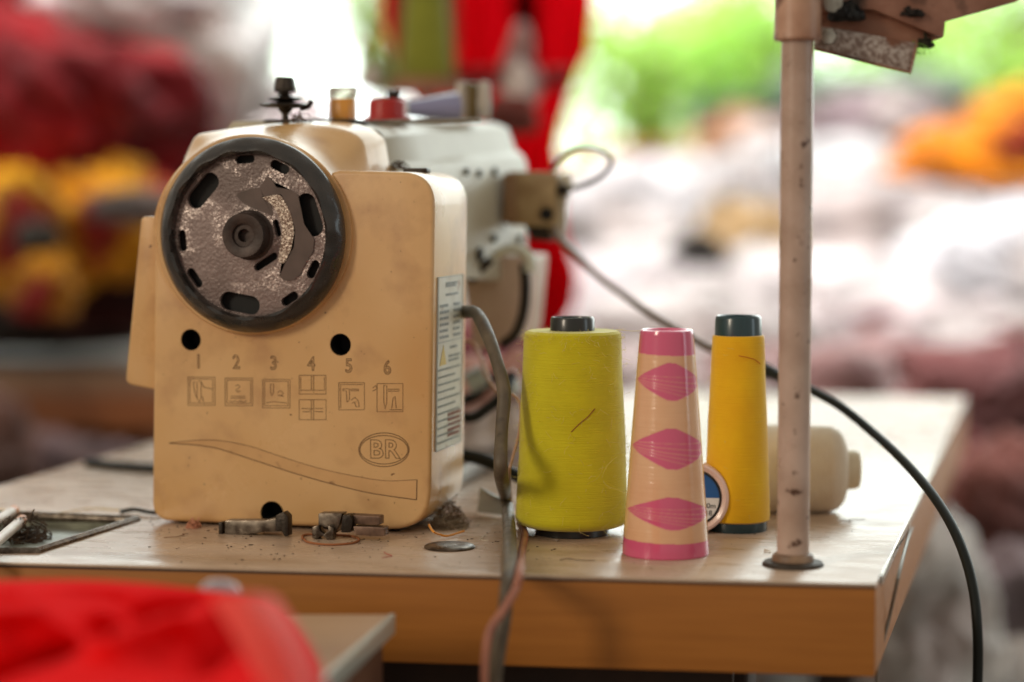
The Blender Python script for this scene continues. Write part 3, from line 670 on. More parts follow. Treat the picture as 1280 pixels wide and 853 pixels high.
# long cord: brown part from the guide block, then black cable
Y0 = kx(690, 288, YB)
cordA = [Y0, PD(725, 325, 2.12), PD(775, 366, 2.08), (PD(830, 402, 2.02)), PD(880, 432, 1.97), PD(930, 454, 1.93), PD(960, 464, 1.9)]
tag(obj('brown_cord', tube(cordA, .0034, 10, 8), brown_cable), 'brown cord running down from the guide block behind the cones', 'cord')
cordB = [PD(955, 462, 1.9), PD(975, 470, 1.88), PD(1010, 486, 1.86), PD(1050, 508, 1.83), PD(1090, 540, 1.79), PD(1130, 577, 1.74), PD(1168, 622, 1.69), PD(1195, 668, 1.65), PD(1213, 720, 1.62), PD(1221, 775, 1.6), PD(1222, 850, 1.6), PD(1216, 960, 1.6)]
bc = thing('black_cable', 'long black cable arching over the right table edge and hanging down', 'cable', cordB[0])
obj('cable', tube(cordB, .0039, 12, 8), black_cable, bc)
obj('cable_sleeve', tube([PD(950, 460, 1.9), PD(966, 466, 1.89), PD(985, 475, 1.875)], .0068, 12, 4, rfn=lambda t: 1 - .35 * t), black_cable, bc)
tag(obj('thin_wire', tube([PZ(1145, 640, -.03), PD(1128, 700, 1.6), PD(1112, 770, 1.58), PD(1098, 830, 1.57), PD(1094, 900, 1.57)], .0014, 6, 6), mat('grey_wire', (120, 112, 100), .5)), 'thin grey wire hanging down beside the right end of the table', 'wire')
tag(obj('dark_strap', tube([PZ(110, 578, .004), PZ(150, 583, .004), PZ(200, 586, .004), PZ(260, 586, .004)], .005, 8, 6), black_cable), 'dark flat strap lying at the far left of the table', 'strap')
tag(obj('black_hook', tube([PZ(150, 640, .002), PZ(168, 637, .004), PZ(184, 640, .004), PZ(200, 642, .003)], .0018, 6, 6), black_cable), 'small black hook beside the lower left corner of the machine', 'hook')

# ================================================================ cones
def cone_profile(pp, s_): return [(r * s_, h * s_) for r, h in pp]
def fibres(o_c, rad_fn, H, n, m, parent, seed, L=.012, side_=None):
    rnd = random.Random(seed); b = bmesh.new()
    for i in range(n):
        a = rnd.uniform(0, 2 * pi) if side_ is None else rnd.gauss(side_, .35); z = rnd.uniform(.02, .98) * H; r = rad_fn(z)
        P = [Vector((r * math.cos(a), r * math.sin(a), z)) + Vector(o_c)]
        v = Vector((math.cos(a) * .6 + rnd.gauss(0, .5), math.sin(a) * .6 + rnd.gauss(0, .5), rnd.gauss(0, .6)))
        for k in range(4):
            v = v + Vector((rnd.gauss(0, .5), rnd.gauss(0, .5), rnd.gauss(0, .5))); P.append(P[-1] + v.normalized() * L * .25 * rnd.uniform(.4, 1))
        tube(P, .00009, 3, 3, bm=b)
    return obj('loose_fibres', b, m, parent)
# yellow-green cone
base = PZ(715, 667, 0); s_ = depth(base) / F_PX
gc = thing('thread_cone', 'fat yellow-green thread cone with a black core next to the hose', 'thread cone', base, 'thread cones on the table')
H = 250
core_black = mat('black_core', (28, 30, 30), .3, coat=.3)
green_th = thread_mat('yellow_green_thread', (210, 200, 14), (192, 180, 8))
prof = [(0, 0), (45, 0), (46, 1), (46, 13), (0, 13)]
obj('core_foot', lathe(cone_profile(prof, s_), 72, 'Z', base), core_black, gc)
tp_ = [(0, 11), (60, 11), (67, 14), (70.5, 20), (70, 26), (60.5, 244), (59.5, 251), (56, 254), (30, 254.5), (0, 254.5)]
fn = lambda i, a, r: r * (1 + .006 * math.sin(2 * a + i) + .004 * noise.noise(Vector((a * 2, i, 0))))
def dense(p, n=40):
    out = []
    for (a, b_), (c_, d_) in zip(p, p[1:]):
        k = n if abs(d_ - b_) > 60 else 1
        for j in range(k): out.append((a + (c_ - a) * j / k, b_ + (d_ - b_) * j / k))
    out.append(p[-1]); return out
tw = obj('wound_thread', lathe(cone_profile(dense(tp_), s_), 128, 'Z', (0, 0, 0), fn=lambda i, a, r: r + (.0007 * noise.noise(Vector((math.cos(a) * 1.5, math.sin(a) * 1.5, i * .09))) if r > .02 else 0)), green_th, gc, origin=(0, 0, 0))
tw.location = (0, 0, 0)
obj('core_top', lathe(cone_profile([(27.5, 250), (27.5, 268), (26, 271), (24, 271), (23, 268), (23, 255), (0, 255)], s_), 64, 'Z', base), core_black, gc)
fib = mat('pale_fibre', (214, 200, 120), .8)
fibres(base, lambda z: (70 - 10 * (z / (254 * s_))) * s_, 254 * s_, 420, fib, gc, 31, .012)
fibres(base + Vector((0, 0, 240 * s_)), lambda z: 59 * s_, 14 * s_, 260, fib, gc, 32, .008)
fibres(base, lambda z: (69 - 9 * (z / (254 * s_))) * s_, 110 * s_, 40, fib, gc, 33, .04, side_=-.25)
# stray red-brown mark thread on the side
def on_cone(px, py, rpx=66): 
    p = PD(px, py, depth(base)); v = Vector((p.x - base.x, p.y - base.y, 0)); rr = rpx * s_; lat = v.dot(RT)
    back = math.sqrt(max(rr * rr - lat * lat, 0)); q_ = Vector((base.x, base.y, p.z)) + RT * lat - F0 * back; return q_
obj('stray_thread', tube([on_cone(712, 532, 65.5), on_cone(722, 522, 65.2), on_cone(732, 514, 65), on_cone(741, 504, 64.8)], .0004, 5, 4), mat('brown_strand', (140, 80, 30), .8), gc)
# thread bridging from the green cone to the pink one
tag(obj('bridging_thread', tube([PD(770, 412, depth(base) - .02), PD(790, 414, 1.64), PD(806, 413, 1.60)], .00022, 4, 5), fib), 'single pale thread stretched from the green cone to the pink cone', 'thread')

# pink cone with peach thread windows
base = PZ(832, 692, 0); s_ = depth(base) / F_PX
pk = thing('thread_cone', 'slim pink plastic cone wound with peach thread leaving pink diamond gaps', 'thread cone', base, 'thread cones on the table')
prof = [(0, 0), (53, 0), (54.2, 1.5), (54, 10), (33.5, 276), (32.5, 280), (30, 281), (28, 280), (27, 270), (0, 270)]
nA, nZ = 300, 420; pb = bmesh.new(); clay = pb.loops.layers.color.new('win') if False else None
Ht = 270; verts = []
prof2 = dense(prof, 1)
bmz = lathe(cone_profile([(0, 0), (53, 0), (54.2, 1.5)] + [(54 - 20.5 * t / 400, 10 + 266 * t / 400) for t in range(401)] + [(32.5, 280), (30, 281), (28, 280), (27, 262), (0, 262)], s_), 320, 'Z', (0, 0, 0))
pko = obj('cone_tube', bmz, None, pk, origin=(0, 0, 0)); pko.location = (0, 0, 0)
me = pko.data; me.materials.clear()
att = me.attributes.new('thread', 'FLOAT', 'POINT')
a_cam = math.atan2(-F0.y, -F0.x)
diam = [(477, 46, 68), (561, 50, 70), (642, 40, 74)]
def hpx(py): return (700 - py) * .978
vals = []
for v_ in me.vertices:
    co = v_.co; h = co.z / s_; th = math.atan2(co.y, co.x) - a_cam; th = (th + pi) % (2 * pi) - pi   # + is to the right of the camera view?
    T = 1.0 if 21 < h + 1.5 * math.sin(th * 1.0 + .6) < 251 else 0.0
    for dy_, hh, ww in diam:
        for off in (0, pi, -pi):
            u = (th + off - .1) / 1.42; w = (h - hpx(dy_) + 2.0 * math.sin(th * 1.3 - .3)) / (hh * .5)
            e = abs(w) + max(0, abs(u) - .10) / (.92 if u < 0 else 1.0)
            if e < 1:
                T = 0
                # strands crossing the window
                for (k0, k1, wd) in [(.10, -.2, .016), (-.02, -.42, .018), (-.10, -.62, .014), (-.16, -.9, .014), (.2, .1, .012)]:
                    if abs(w - (k0 + k1 * (u + .9) * .55)) < wd * 1.6 and u < .8: T = .42
    vals.append(T)
att.data.foreach_set('value', vals)
pm = mat('pink_and_peach', (206, 78, 112), .22, coat=.9, rvar=0)
N = pm.node_tree.nodes; L = pm.node_tree.links; bs = N['Principled BSDF']
at_ = N.new('ShaderNodeAttribute'); at_.attribute_name = 'thread'
nz_ = N.new('ShaderNodeTexNoise'); nz_.inputs['Scale'].default_value = 1; tc = N.new('ShaderNodeTexCoord'); mp = N.new('ShaderNodeMapping'); mp.inputs['Scale'].default_value = (25, 25, 800)
L.new(tc.outputs['Object'], mp.inputs[0]); L.new(mp.outputs[0], nz_.inputs['Vector'])
nb = N.new('ShaderNodeTexNoise'); nb.inputs['Scale'].default_value = 40; L.new(tc.outputs['Object'], nb.inputs['Vector'])
pe = N.new('ShaderNodeMix'); pe.data_type = 'RGBA'; pe.inputs[6].default_value = (*lin((240, 198, 156)), 1); pe.inputs[7].default_value = (*lin((226, 168, 126)), 1)
L.new(nb.outputs['Fac'], pe.inputs[0])
mx = N.new('ShaderNodeMix'); mx.data_type = 'RGBA'; mx.inputs[6].default_value = (*lin((218, 92, 132)), 1)
L.new(at_.outputs['Fac'], mx.inputs[0]); L.new(pe.outputs[2], mx.inputs[7]); L.new(mx.outputs[2], bs.inputs['Base Color'])
bp_ = N.new('ShaderNodeBump'); bp_.inputs['Distance'].default_value = .0006; bp_.inputs['Strength'].default_value = .5
mlt = N.new('ShaderNodeMath'); mlt.operation = 'MULTIPLY'; L.new(nz_.outputs['Fac'], mlt.inputs[0]); L.new(at_.outputs['Fac'], mlt.inputs[1]); L.new(mlt.outputs[0], bp_.inputs['Height']); L.new(bp_.outputs[0], bs.inputs['Normal'])
me.materials.append(pm)
# orange-yellow cone
base = PZ(921, 662, 0); s_ = depth(base) / F_PX
oc = thing('thread_cone', 'tall slim orange-yellow thread cone with dark teal ends', 'thread cone', base, 'thread cones on the table')
teal = mat('dark_teal_plastic', (28, 58, 66), .28, coat=.4)
obj('core_foot', lathe(cone_profile([(0, 0), (37, 0), (38, 1.5), (37.5, 14), (0, 14)], s_), 64, 'Z', base), teal, oc)
yt = thread_mat('orange_yellow_thread', (242, 194, 6), (230, 172, 2))
pr = [(0, 12), (38, 12), (41, 14), (41.5, 20), (32.2, 240), (31.5, 243), (28, 244), (0, 244)]
o_ = obj('wound_thread', lathe(cone_profile(dense(pr), s_), 110, 'Z', (0, 0, 0), fn=lambda i, a, r: r + (.0004 * noise.noise(Vector((math.cos(a) * 1.5, math.sin(a) * 1.5, i * .1))) if r > .01 else 0)), yt, oc, origin=(0, 0, 0)); o_.location = (0, 0, 0)
obj('core_top', lathe(cone_profile([(29.5, 240), (28.5, 264), (27.5, 267), (26, 268), (24, 267), (24, 250), (0, 250)], s_), 64, 'Z', base), teal, oc)
fibres(base, lambda z: (40 - 7 * (z / (244 * s_))) * s_, 244 * s_, 50, fib, oc, 41, .008)
gb = base; 
def on_c2(px, py, rpx):
    p = PD(px, py, depth(gb)); v = Vector((p.x - gb.x, p.y - gb.y, 0)); rr = rpx * s_; lat = v.dot(RT)
    return Vector((gb.x, gb.y, p.z)) + RT * lat - F0 * math.sqrt(max(rr * rr - lat * lat, 0))
obj('stray_thread', tube([on_c2(918, 441, 35), on_c2(928, 443, 35), on_c2(938, 446, 35.2), on_c2(946, 452, 35.4)], .0003, 5, 4), mat('orange_strand', (196, 100, 20), .8), oc)
# small reel behind the pink cone
rc = PZ(866, 668, 0); s_ = depth(rc) / F_PX; rr = 45.5 * s_
rcc = Vector((rc.x, rc.y, rr))
rl = thing('thread_reel', 'pale pink reel on edge with blue and white label, between pink and orange cones', 'thread reel', rc)
rrot = Matrix.Rotation(math.radians(10), 4, 'Z') @ Matrix.Rotation(math.radians(-4), 4, 'X')
def rb(prof, n=72):
    b = lathe(prof, n, 'Y'); bmesh.ops.transform(b, matrix=Matrix.Translation(rcc) @ rrot, verts=b.verts); return b
obj('reel_rim', rb([(0, .03), (rr * .94, .03), (rr * .98, .028), (rr, .024), (rr, .004), (rr * .97, 0), (rr * .9, -.001), (rr * .80, .0005), (rr * .78, .004), (0, .004)]), mat('pale_pink_plastic', (226, 196, 184), .3, coat=.3), rl)
obj('label_edge', rb([(rr * .775, .0038), (rr * .775, .0024), (rr * .72, .0022), (rr * .72, .0038)]), mat('reel_black', (24, 26, 30), .4), rl)
def half(sign, m, name):
    b = bmesh.new(); c0_ = 0.02 * 0
    vs = []
    for k in range(33):
        a = pi * k / 32 * sign; vs.append(b.verts.new(Vector((rr * .73 * math.cos(a), .003, rr * .73 * math.sin(a) - (0 if k not in (0, 32) else 0)))))
    b.faces.new(vs); r_ = bmesh.ops.extrude_face_region(b, geom=list(b.faces)); bmesh.ops.translate(b, vec=(0, .0007, 0), verts=[v for v in r_['geom'] if isinstance(v, bmesh.types.BMVert)])
    bmesh.ops.transform(b, matrix=Matrix.Translation(rcc) @ rrot, verts=b.verts); return obj(name, b, m, rl)
half(1, mat('label_blue', (30, 92, 160), .4), 'label_top'); half(-1, mat('label_white', (226, 228, 226), .45), 'label_bottom')
for tx, z_, sz, xx in [('200m', -.22, .2, .40), ('s 18', -.42, .2, .36), ('m', -.60, .16, .28)]:
    b = text_bm(tx, rr * sz, ext=.0001); bmesh.ops.transform(b, matrix=Matrix.Translation(rcc) @ rrot @ Matrix.Translation((rr * xx, .0028, rr * z_)) @ ROT_FACE, verts=b.verts); obj('printed_text', b, mat('text_black', (20, 22, 26), .5), rl)
# cream cone lying on its side
cc = PZ(1000, 640, 0); s_ = depth(cc) / F_PX
cl = thing('thread_cone', 'cream thread cone lying on its side behind the pole', 'thread cone', cc, 'thread cones on the table')
ctr = Vector((cc.x, cc.y, 54 * s_)); 
rot = Matrix.Rotation(math.radians(12), 4, 'Z') @ Matrix.Rotation(pi / 2, 4, 'Y')
def lay(prof, m, name):
    b = lathe(cone_profile(prof, s_), 96); bmesh.ops.transform(b, matrix=Matrix.Translation(ctr) @ rot, verts=b.verts); return obj(name, b, m, cl)
cth = thread_mat('cream_thread', (230, 214, 190), (214, 192, 164), axis=0)
lay(dense([(0, -70), (48, -70), (54, -66), (56, -60), (53.5, 36), (50, 46), (42, 53), (30, 57), (0, 58)], 30), cth, 'wound_thread')
lay([(0, 50), (26, 50), (25, 66), (23, 72), (19, 74), (0, 74)], mat('cream_core', (222, 204, 172), .4), 'core_tip')
lay([(0, -82), (40, -82), (42, -80), (42, -68), (0, -68)], mat('cream_core', (222, 204, 172), .4), 'core_foot')

# ================================================================ pole with bracket
pb_ = PZ(991, 707, 0); s_ = depth(pb_) / F_PX
pl = thing('stand_pole', 'worn pinkish painted steel pole standing on a dark flange at the table front', 'pole', pb_)
obj('pole', lathe([(0, 0), (20 * s_, 0), (20 * s_, 760 * s_), (0, 760 * s_)], 48, 'Z', pb_), pole_m, pl)
obj('flange', lathe([(0, 0), (38 * s_, 0), (38.5 * s_, 1.5 * s_), (36 * s_, 5 * s_), (22 * s_, 7 * s_), (0, 7 * s_)], 64, 'Z', pb_, fn=lambda i, a, r: r * (1 + .015 * math.sin(3 * a))), mat('flange_dark', (40, 34, 26), .6, c2=(60, 48, 36), scale=60, bump=.3), pl)
obj('base_ring', lathe([(20 * s_, 5 * s_), (26 * s_, 5 * s_), (26 * s_, 12 * s_), (24 * s_, 15 * s_), (20.3 * s_, 16 * s_)], 48, 'Z', pb_), mat('ring_brown', (156, 128, 102), .5, c2=(110, 84, 64), scale=70), pl)
topz = PD(1000, 52, depth(pb_)).z
obj('collar', lathe([(20 * s_, topz), (27 * s_, topz - .0015), (29.5 * s_, topz), (28.5 * s_, topz + .006), (28 * s_, topz + .08), (0, topz + .08)], 48, 'Z', Vector((pb_.x, pb_.y, 0))), mat('collar_brown', (190, 152, 128), .42, c2=(158, 116, 92), scale=40, c3=(90, 52, 36), s3=50), pl)
br = thing('thread_stand_tray', 'rusty brown steel tray bracket clamped to the top of the pole', 'bracket', PD(1020, 20, depth(pb_)))
dB = depth(pb_)
def pp(pts, d0, th, bev=.0008, dx=0):
    return slab([PD(x, y, d0) for x, y in pts], F0 * th + RT * dx, bev, 2)
obj('tray_plate', pp([(1020, -40), (1330, -40), (1272, 2), (1182, 27), (1180, 46), (1172, 45), (1092, 12), (1020, 14)], dB - .005, .012), rust, br)
obj('tray_rib', pp([(1026, 12), (1094, 13), (1180, 44), (1179, 47), (1150, 58), (1040, 38), (1024, 34)], dB + .006, .010), mat('rib_brown', (166, 120, 98), .55, c2=(136, 90, 70), scale=40, c3=(60, 40, 30), s3=34, bump=.2), br)
obj('scraped_flange', pp([(1020, 32), (1060, 38), (1146, 54), (1138, 90), (1100, 81), (1018, 60)], dB - .004, .003), worn, br)
obj('flange_lip', tube([PD(1018, 61, dB - .005), PD(1100, 82, dB - .005), PD(1138, 91, dB - .005), PD(1146, 56, dB - .005)], .0011, 6, 1), rust, br)
obj('clamp_bolt', lathe([(0, -.006), (.006, -.006), (.0062, .006), (0, .006)], 6, 'Y', PD(1036, 46, dB - .008)), bright_steel, br)
obj('clamp_bolt', lathe([(0, -.005), (.007, -.005), (.0075, .006), (0, .006)], 24, 'Y', PD(1042, 4, dB - .008)), bright_steel, br)
bundle('grease_clump', '', '', PD(1058, 26, dB - .004), 60, .012, .0022, hole_black, seed=51, flat=.4, parent=br)
bundle('grease_drip', '', '', PD(1157, 60, dB + .004), 40, .0055, .0014, mat('dark_moss', (40, 38, 22), .9), seed=52, flat=.8, parent=br)
bundle('green_lint', '', '', PD(1150, 68, dB + .002), 10, .008, .00025, mat('green_lint', (120, 170, 70), .9), seed=53, flat=.8, parent=br)
bundle('soot_patch', '', '', PD(1140, 22, dB - .006), 30, .008, .001, mat('soot', (30, 24, 20), .9), seed=54, flat=.3, parent=br)

# ================================================================ near foreground
# small side stand with metal edge
zt = -.02
R0 = PZ(487, 768, zt)
bw = thing('side_stand', 'low tan topped stand with pale metal edging in the near left foreground', 'stand', R0 - Vector((0, 0, .7)))
A_ = R0; B_ = PZ(395, 850, zt); dirb = (B_ - A_).normalized(); dirb = Vector((dirb.x, dirb.y, 0))
Lq = [A_, A_ - RT * .75, A_ - RT * .75 + dirb * .45, A_ + dirb * .45]
obj('stand_top', slab(Lq, (0, 0, -.012), .001), mat('stand_tan', (186, 150, 116), .45, c2=(168, 130, 98), scale=12), bw)
obj('stand_box', slab([Lq[0] + Vector((-.004, -.004, -.0125)), Lq[1] + Vector((0, -.004, -.0125)), Lq[2] + Vector((0, 0, -.0125)), Lq[3] + Vector((-.004, 0, -.0125))], (0, 0, -.7)), mat('stand_brown', (110, 74, 52), .6, c2=(86, 56, 40), scale=16), bw)
obj('metal_edging', slab([A_ + Vector((.0005, 0, .001)), A_ + dirb * .45 + Vector((.0005, 0, .001)), A_ + dirb * .45 + Vector((.0005, 0, -.013)), A_ + Vector((.0005, 0, -.013))], (.004, -.001, 0), .0008), mat('pale_edging', (196, 200, 190), .3, metal=.4), bw)
# red cloth heap on it: height field over the stand top
def cloth_sheet(outline_fn, nx, ny): pass
b = bmesh.new(); NX, NY = 170, 90; grid = []
def ridged(p): return 1 - 2 * abs(noise.noise(p))
for j in range(NY + 1):
    row = []
    for i in range(NX + 1):
        u, v_ = i / NX, j / NY
        px = -160 + (400 + 160) * u + 16 * v_ * (u ** 3)
        ridge = 722 + 26 * u * u + 3 * math.sin(u * 9)
        if u > .86: ridge += ((u - .86) / .14) ** 2 * 80
        w_ = Vector((u * 3.2 - v_ * 1.6, v_ * 2.4 + u * .9, 1.3))
        env = min(1, v_ * 5)
        lift = (.040 * ridged(w_ * .6) + .012 * ridged(w_ * 1.5 + Vector((4, 1, 2))) + .004 * ridged(w_ * 4.2)) * env
        def groove_(u0, v0, u1, v1, wd):
            du, dv = u1 - u0, v1 - v0; t_ = max(0, min(1, ((u - u0) * du + (v_ - v0) * dv) / (du * du + dv * dv)))
            ds = math.hypot(u - u0 - du * t_, v_ - v0 - dv * t_); return math.exp(-(ds / wd) ** 2)
        lift += env * (.022 * groove_(.30, .16, .62, .05, .05) - .045 * groove_(.50, .42, .74, .10, .045) + .035 * groove_(.52, .55, .80, .24, .05) - .04 * groove_(.20, .75, .48, .50, .05) + .03 * groove_(.05, .45, .35, .36, .06) - .045 * groove_(.72, .6, .84, .25, .04))
        d_ = 1.32 - .30 * v_ - lift
        drop = 190 * v_ ** 1.15
        p = PD(px, ridge + drop - lift * 350, d_)
        row.append(b.verts.new(p))
    grid.append(row)
for j in range(NY):
    for i in range(NX): b.faces.new((grid[j][i], grid[j][i + 1], grid[j + 1][i + 1], grid[j + 1][i]))
bot = [[b.verts.new(v.co + F0 * .004 - Vector((0, 0, .004))) for v in r] for r in grid]
for j in range(NY):
    for i in range(NX): b.faces.new((bot[j][i], bot[j + 1][i], bot[j + 1][i + 1], bot[j][i + 1]))
for i in range(NX):
    b.faces.new((grid[0][i], bot[0][i], bot[0][i + 1], grid[0][i + 1])); b.faces.new((grid[NY][i + 1], bot[NY][i + 1], bot[NY][i], grid[NY][i]))
for j in range(NY):
    b.faces.new((grid[j][0], grid[j + 1][0], bot[j + 1][0], bot[j][0])); b.faces.new((grid[j][NX], bot[j][NX], bot[j + 1][NX], grid[j + 1][NX]))
red_near = mat('red_cloth', (236, 30, 32), .95, c2=(222, 20, 24), scale=10, spec=.03, bump=.3, bscale=160)
tag(obj('red_cloth', b, red_near, ang=80), 'bright red cloth heaped over the stand in the near left foreground', 'cloth')
# folded-over flap at its right end: a stiff fold that tips up and falls towards the camera
b = bmesh.new(); gr = []
for j in range(41):
    row = []
    for i in range(41):
        u, v_ = i / 40, j / 40
        xt = 262 + 84 * u; yt = 748 - 9 * math.sin(u * 2.2) + 6 * u
        xb = 350 + 52 * u; yb = 905 - 20 * u
        x = xt + (xb - xt) * v_ + 26 * math.sin(v_ * pi * .8) * (.2 + .4 * u); y = yt + (yb - yt) * v_
        dd = 1.14 - .08 * v_ - .030 * math.sin(u * pi) - .010 * math.sin(u * 11 + v_ * 3) * v_
        row.append(b.verts.new(PD(x, y, dd)))
    gr.append(row)
for j in range(40):
    for i in range(40): b.faces.new((gr[j][i], gr[j][i + 1], gr[j + 1][i + 1], gr[j + 1][i]))
bmesh.ops.solidify(b, geom=list(b.faces), thickness=.003)
tag(obj('red_flap', b, mat('red_cloth_lit', (246, 132, 122), .7, c2=(238, 96, 90), scale=12, sheen=.05, spec=.1), ang=80), 'folded corner of red cloth, coloured as if lit, draped over the right end of the heap', 'cloth')  # lighter copy of the red cloth, light on the fold put into colour
kb = PD(275, 742, 1.34)
b = bmesh.new(); bmesh.ops.create_uvsphere(b, u_segments=32, v_segments=20, radius=1); bmesh.ops.scale(b, vec=(30 * kb.y / F_PX, 26 * kb.y / F_PX, 20 * kb.y / F_PX), verts=b.verts); bmesh.ops.translate(b, vec=kb, verts=b.verts)
tag(obj('glass_bead', b, mat('clear_grey_plastic', (176, 168, 176), .2, trans=.4)), 'small clear grey bead poking up behind the red cloth', 'bead')

# ================================================================ background
FLZ = -.78
b = bmesh.new()
vs = [b.verts.new(p) for p in [(-60, -20, FLZ), (60, -20, FLZ), (60, 140, FLZ), (-60, 140, FLZ)]]; b.faces.new(vs)
tag(obj('floor', b, mat('dusty_concrete', (150, 132, 120), .8, c2=(120, 104, 94), scale=2, c3=(96, 84, 78), s3=1.2)), kind='structure')
GRP = {}
def pile(name, label, cat, px, py, d, w, h, col, seed, th=.8, fold=.24, col2=None, group=None, tilt=0, subs=5):
    """a lumpy fabric bundle of its own"""
    c = PD(px, py, d); k = d / F_PX
    b = bmesh.new(); bmesh.ops.create_icosphere(b, subdivisions=subs, radius=1)
    sx, sz = w * k / 2, h * k / 2; sy = max(sx, sz) * th
    o = Vector((seed * 3.1, seed * 1.7, seed)); rr_ = random.Random(seed)
    ax_ = Matrix.Rotation(rr_.uniform(-.9, .9), 3, 'Y') @ Matrix.Rotation(rr_.uniform(-.6, .6), 3, 'X')
    for v in b.verts:
        n_ = v.co.normalized(); q_ = ax_ @ n_; q_ = Vector((q_.x * 1.0, q_.y * 1.0, q_.z * 3.2))
        wq = q_ + .7 * Vector((noise.noise(q_ * 1.1 + o), noise.noise(q_ * 1.1 + o * 1.4), noise.noise(q_ * 1.1 + o * 2.2)))
        rg = 1 - 2.2 * abs(noise.noise(wq * 1.3 + o)); rg2 = 1 - 2.2 * abs(noise.noise(wq * 2.9 + o * 1.7))
        f = .9 + fold * 1.9 * noise.noise(n_ * 1.5 + o) + fold * 1.0 * rg + fold * .5 * rg2
        x, y, z = n_.x * f, n_.y * f, n_.z * f
        if z < -.55: z = -.55 + (z + .55) * .35
        v.co = Vector((x * sx, y * sy, z * sz))
    bmesh.ops.rotate(b, matrix=Matrix.Rotation(math.radians(tilt), 3, 'Y'), verts=b.verts)
    bmesh.ops.transform(b, matrix=Matrix.Rotation(YAW, 4, 'Z'), verts=b.verts)
    o = obj(name, b, fabric(col, col2), ang=120); o.location = c
    return tag(o, label, cat, group)
G = 'heaped fabric bundles in the workshop'
dark_red, red, gw, pinkw = (132, 14, 20), (200, 20, 28), (206, 204, 204), (210, 198, 196)
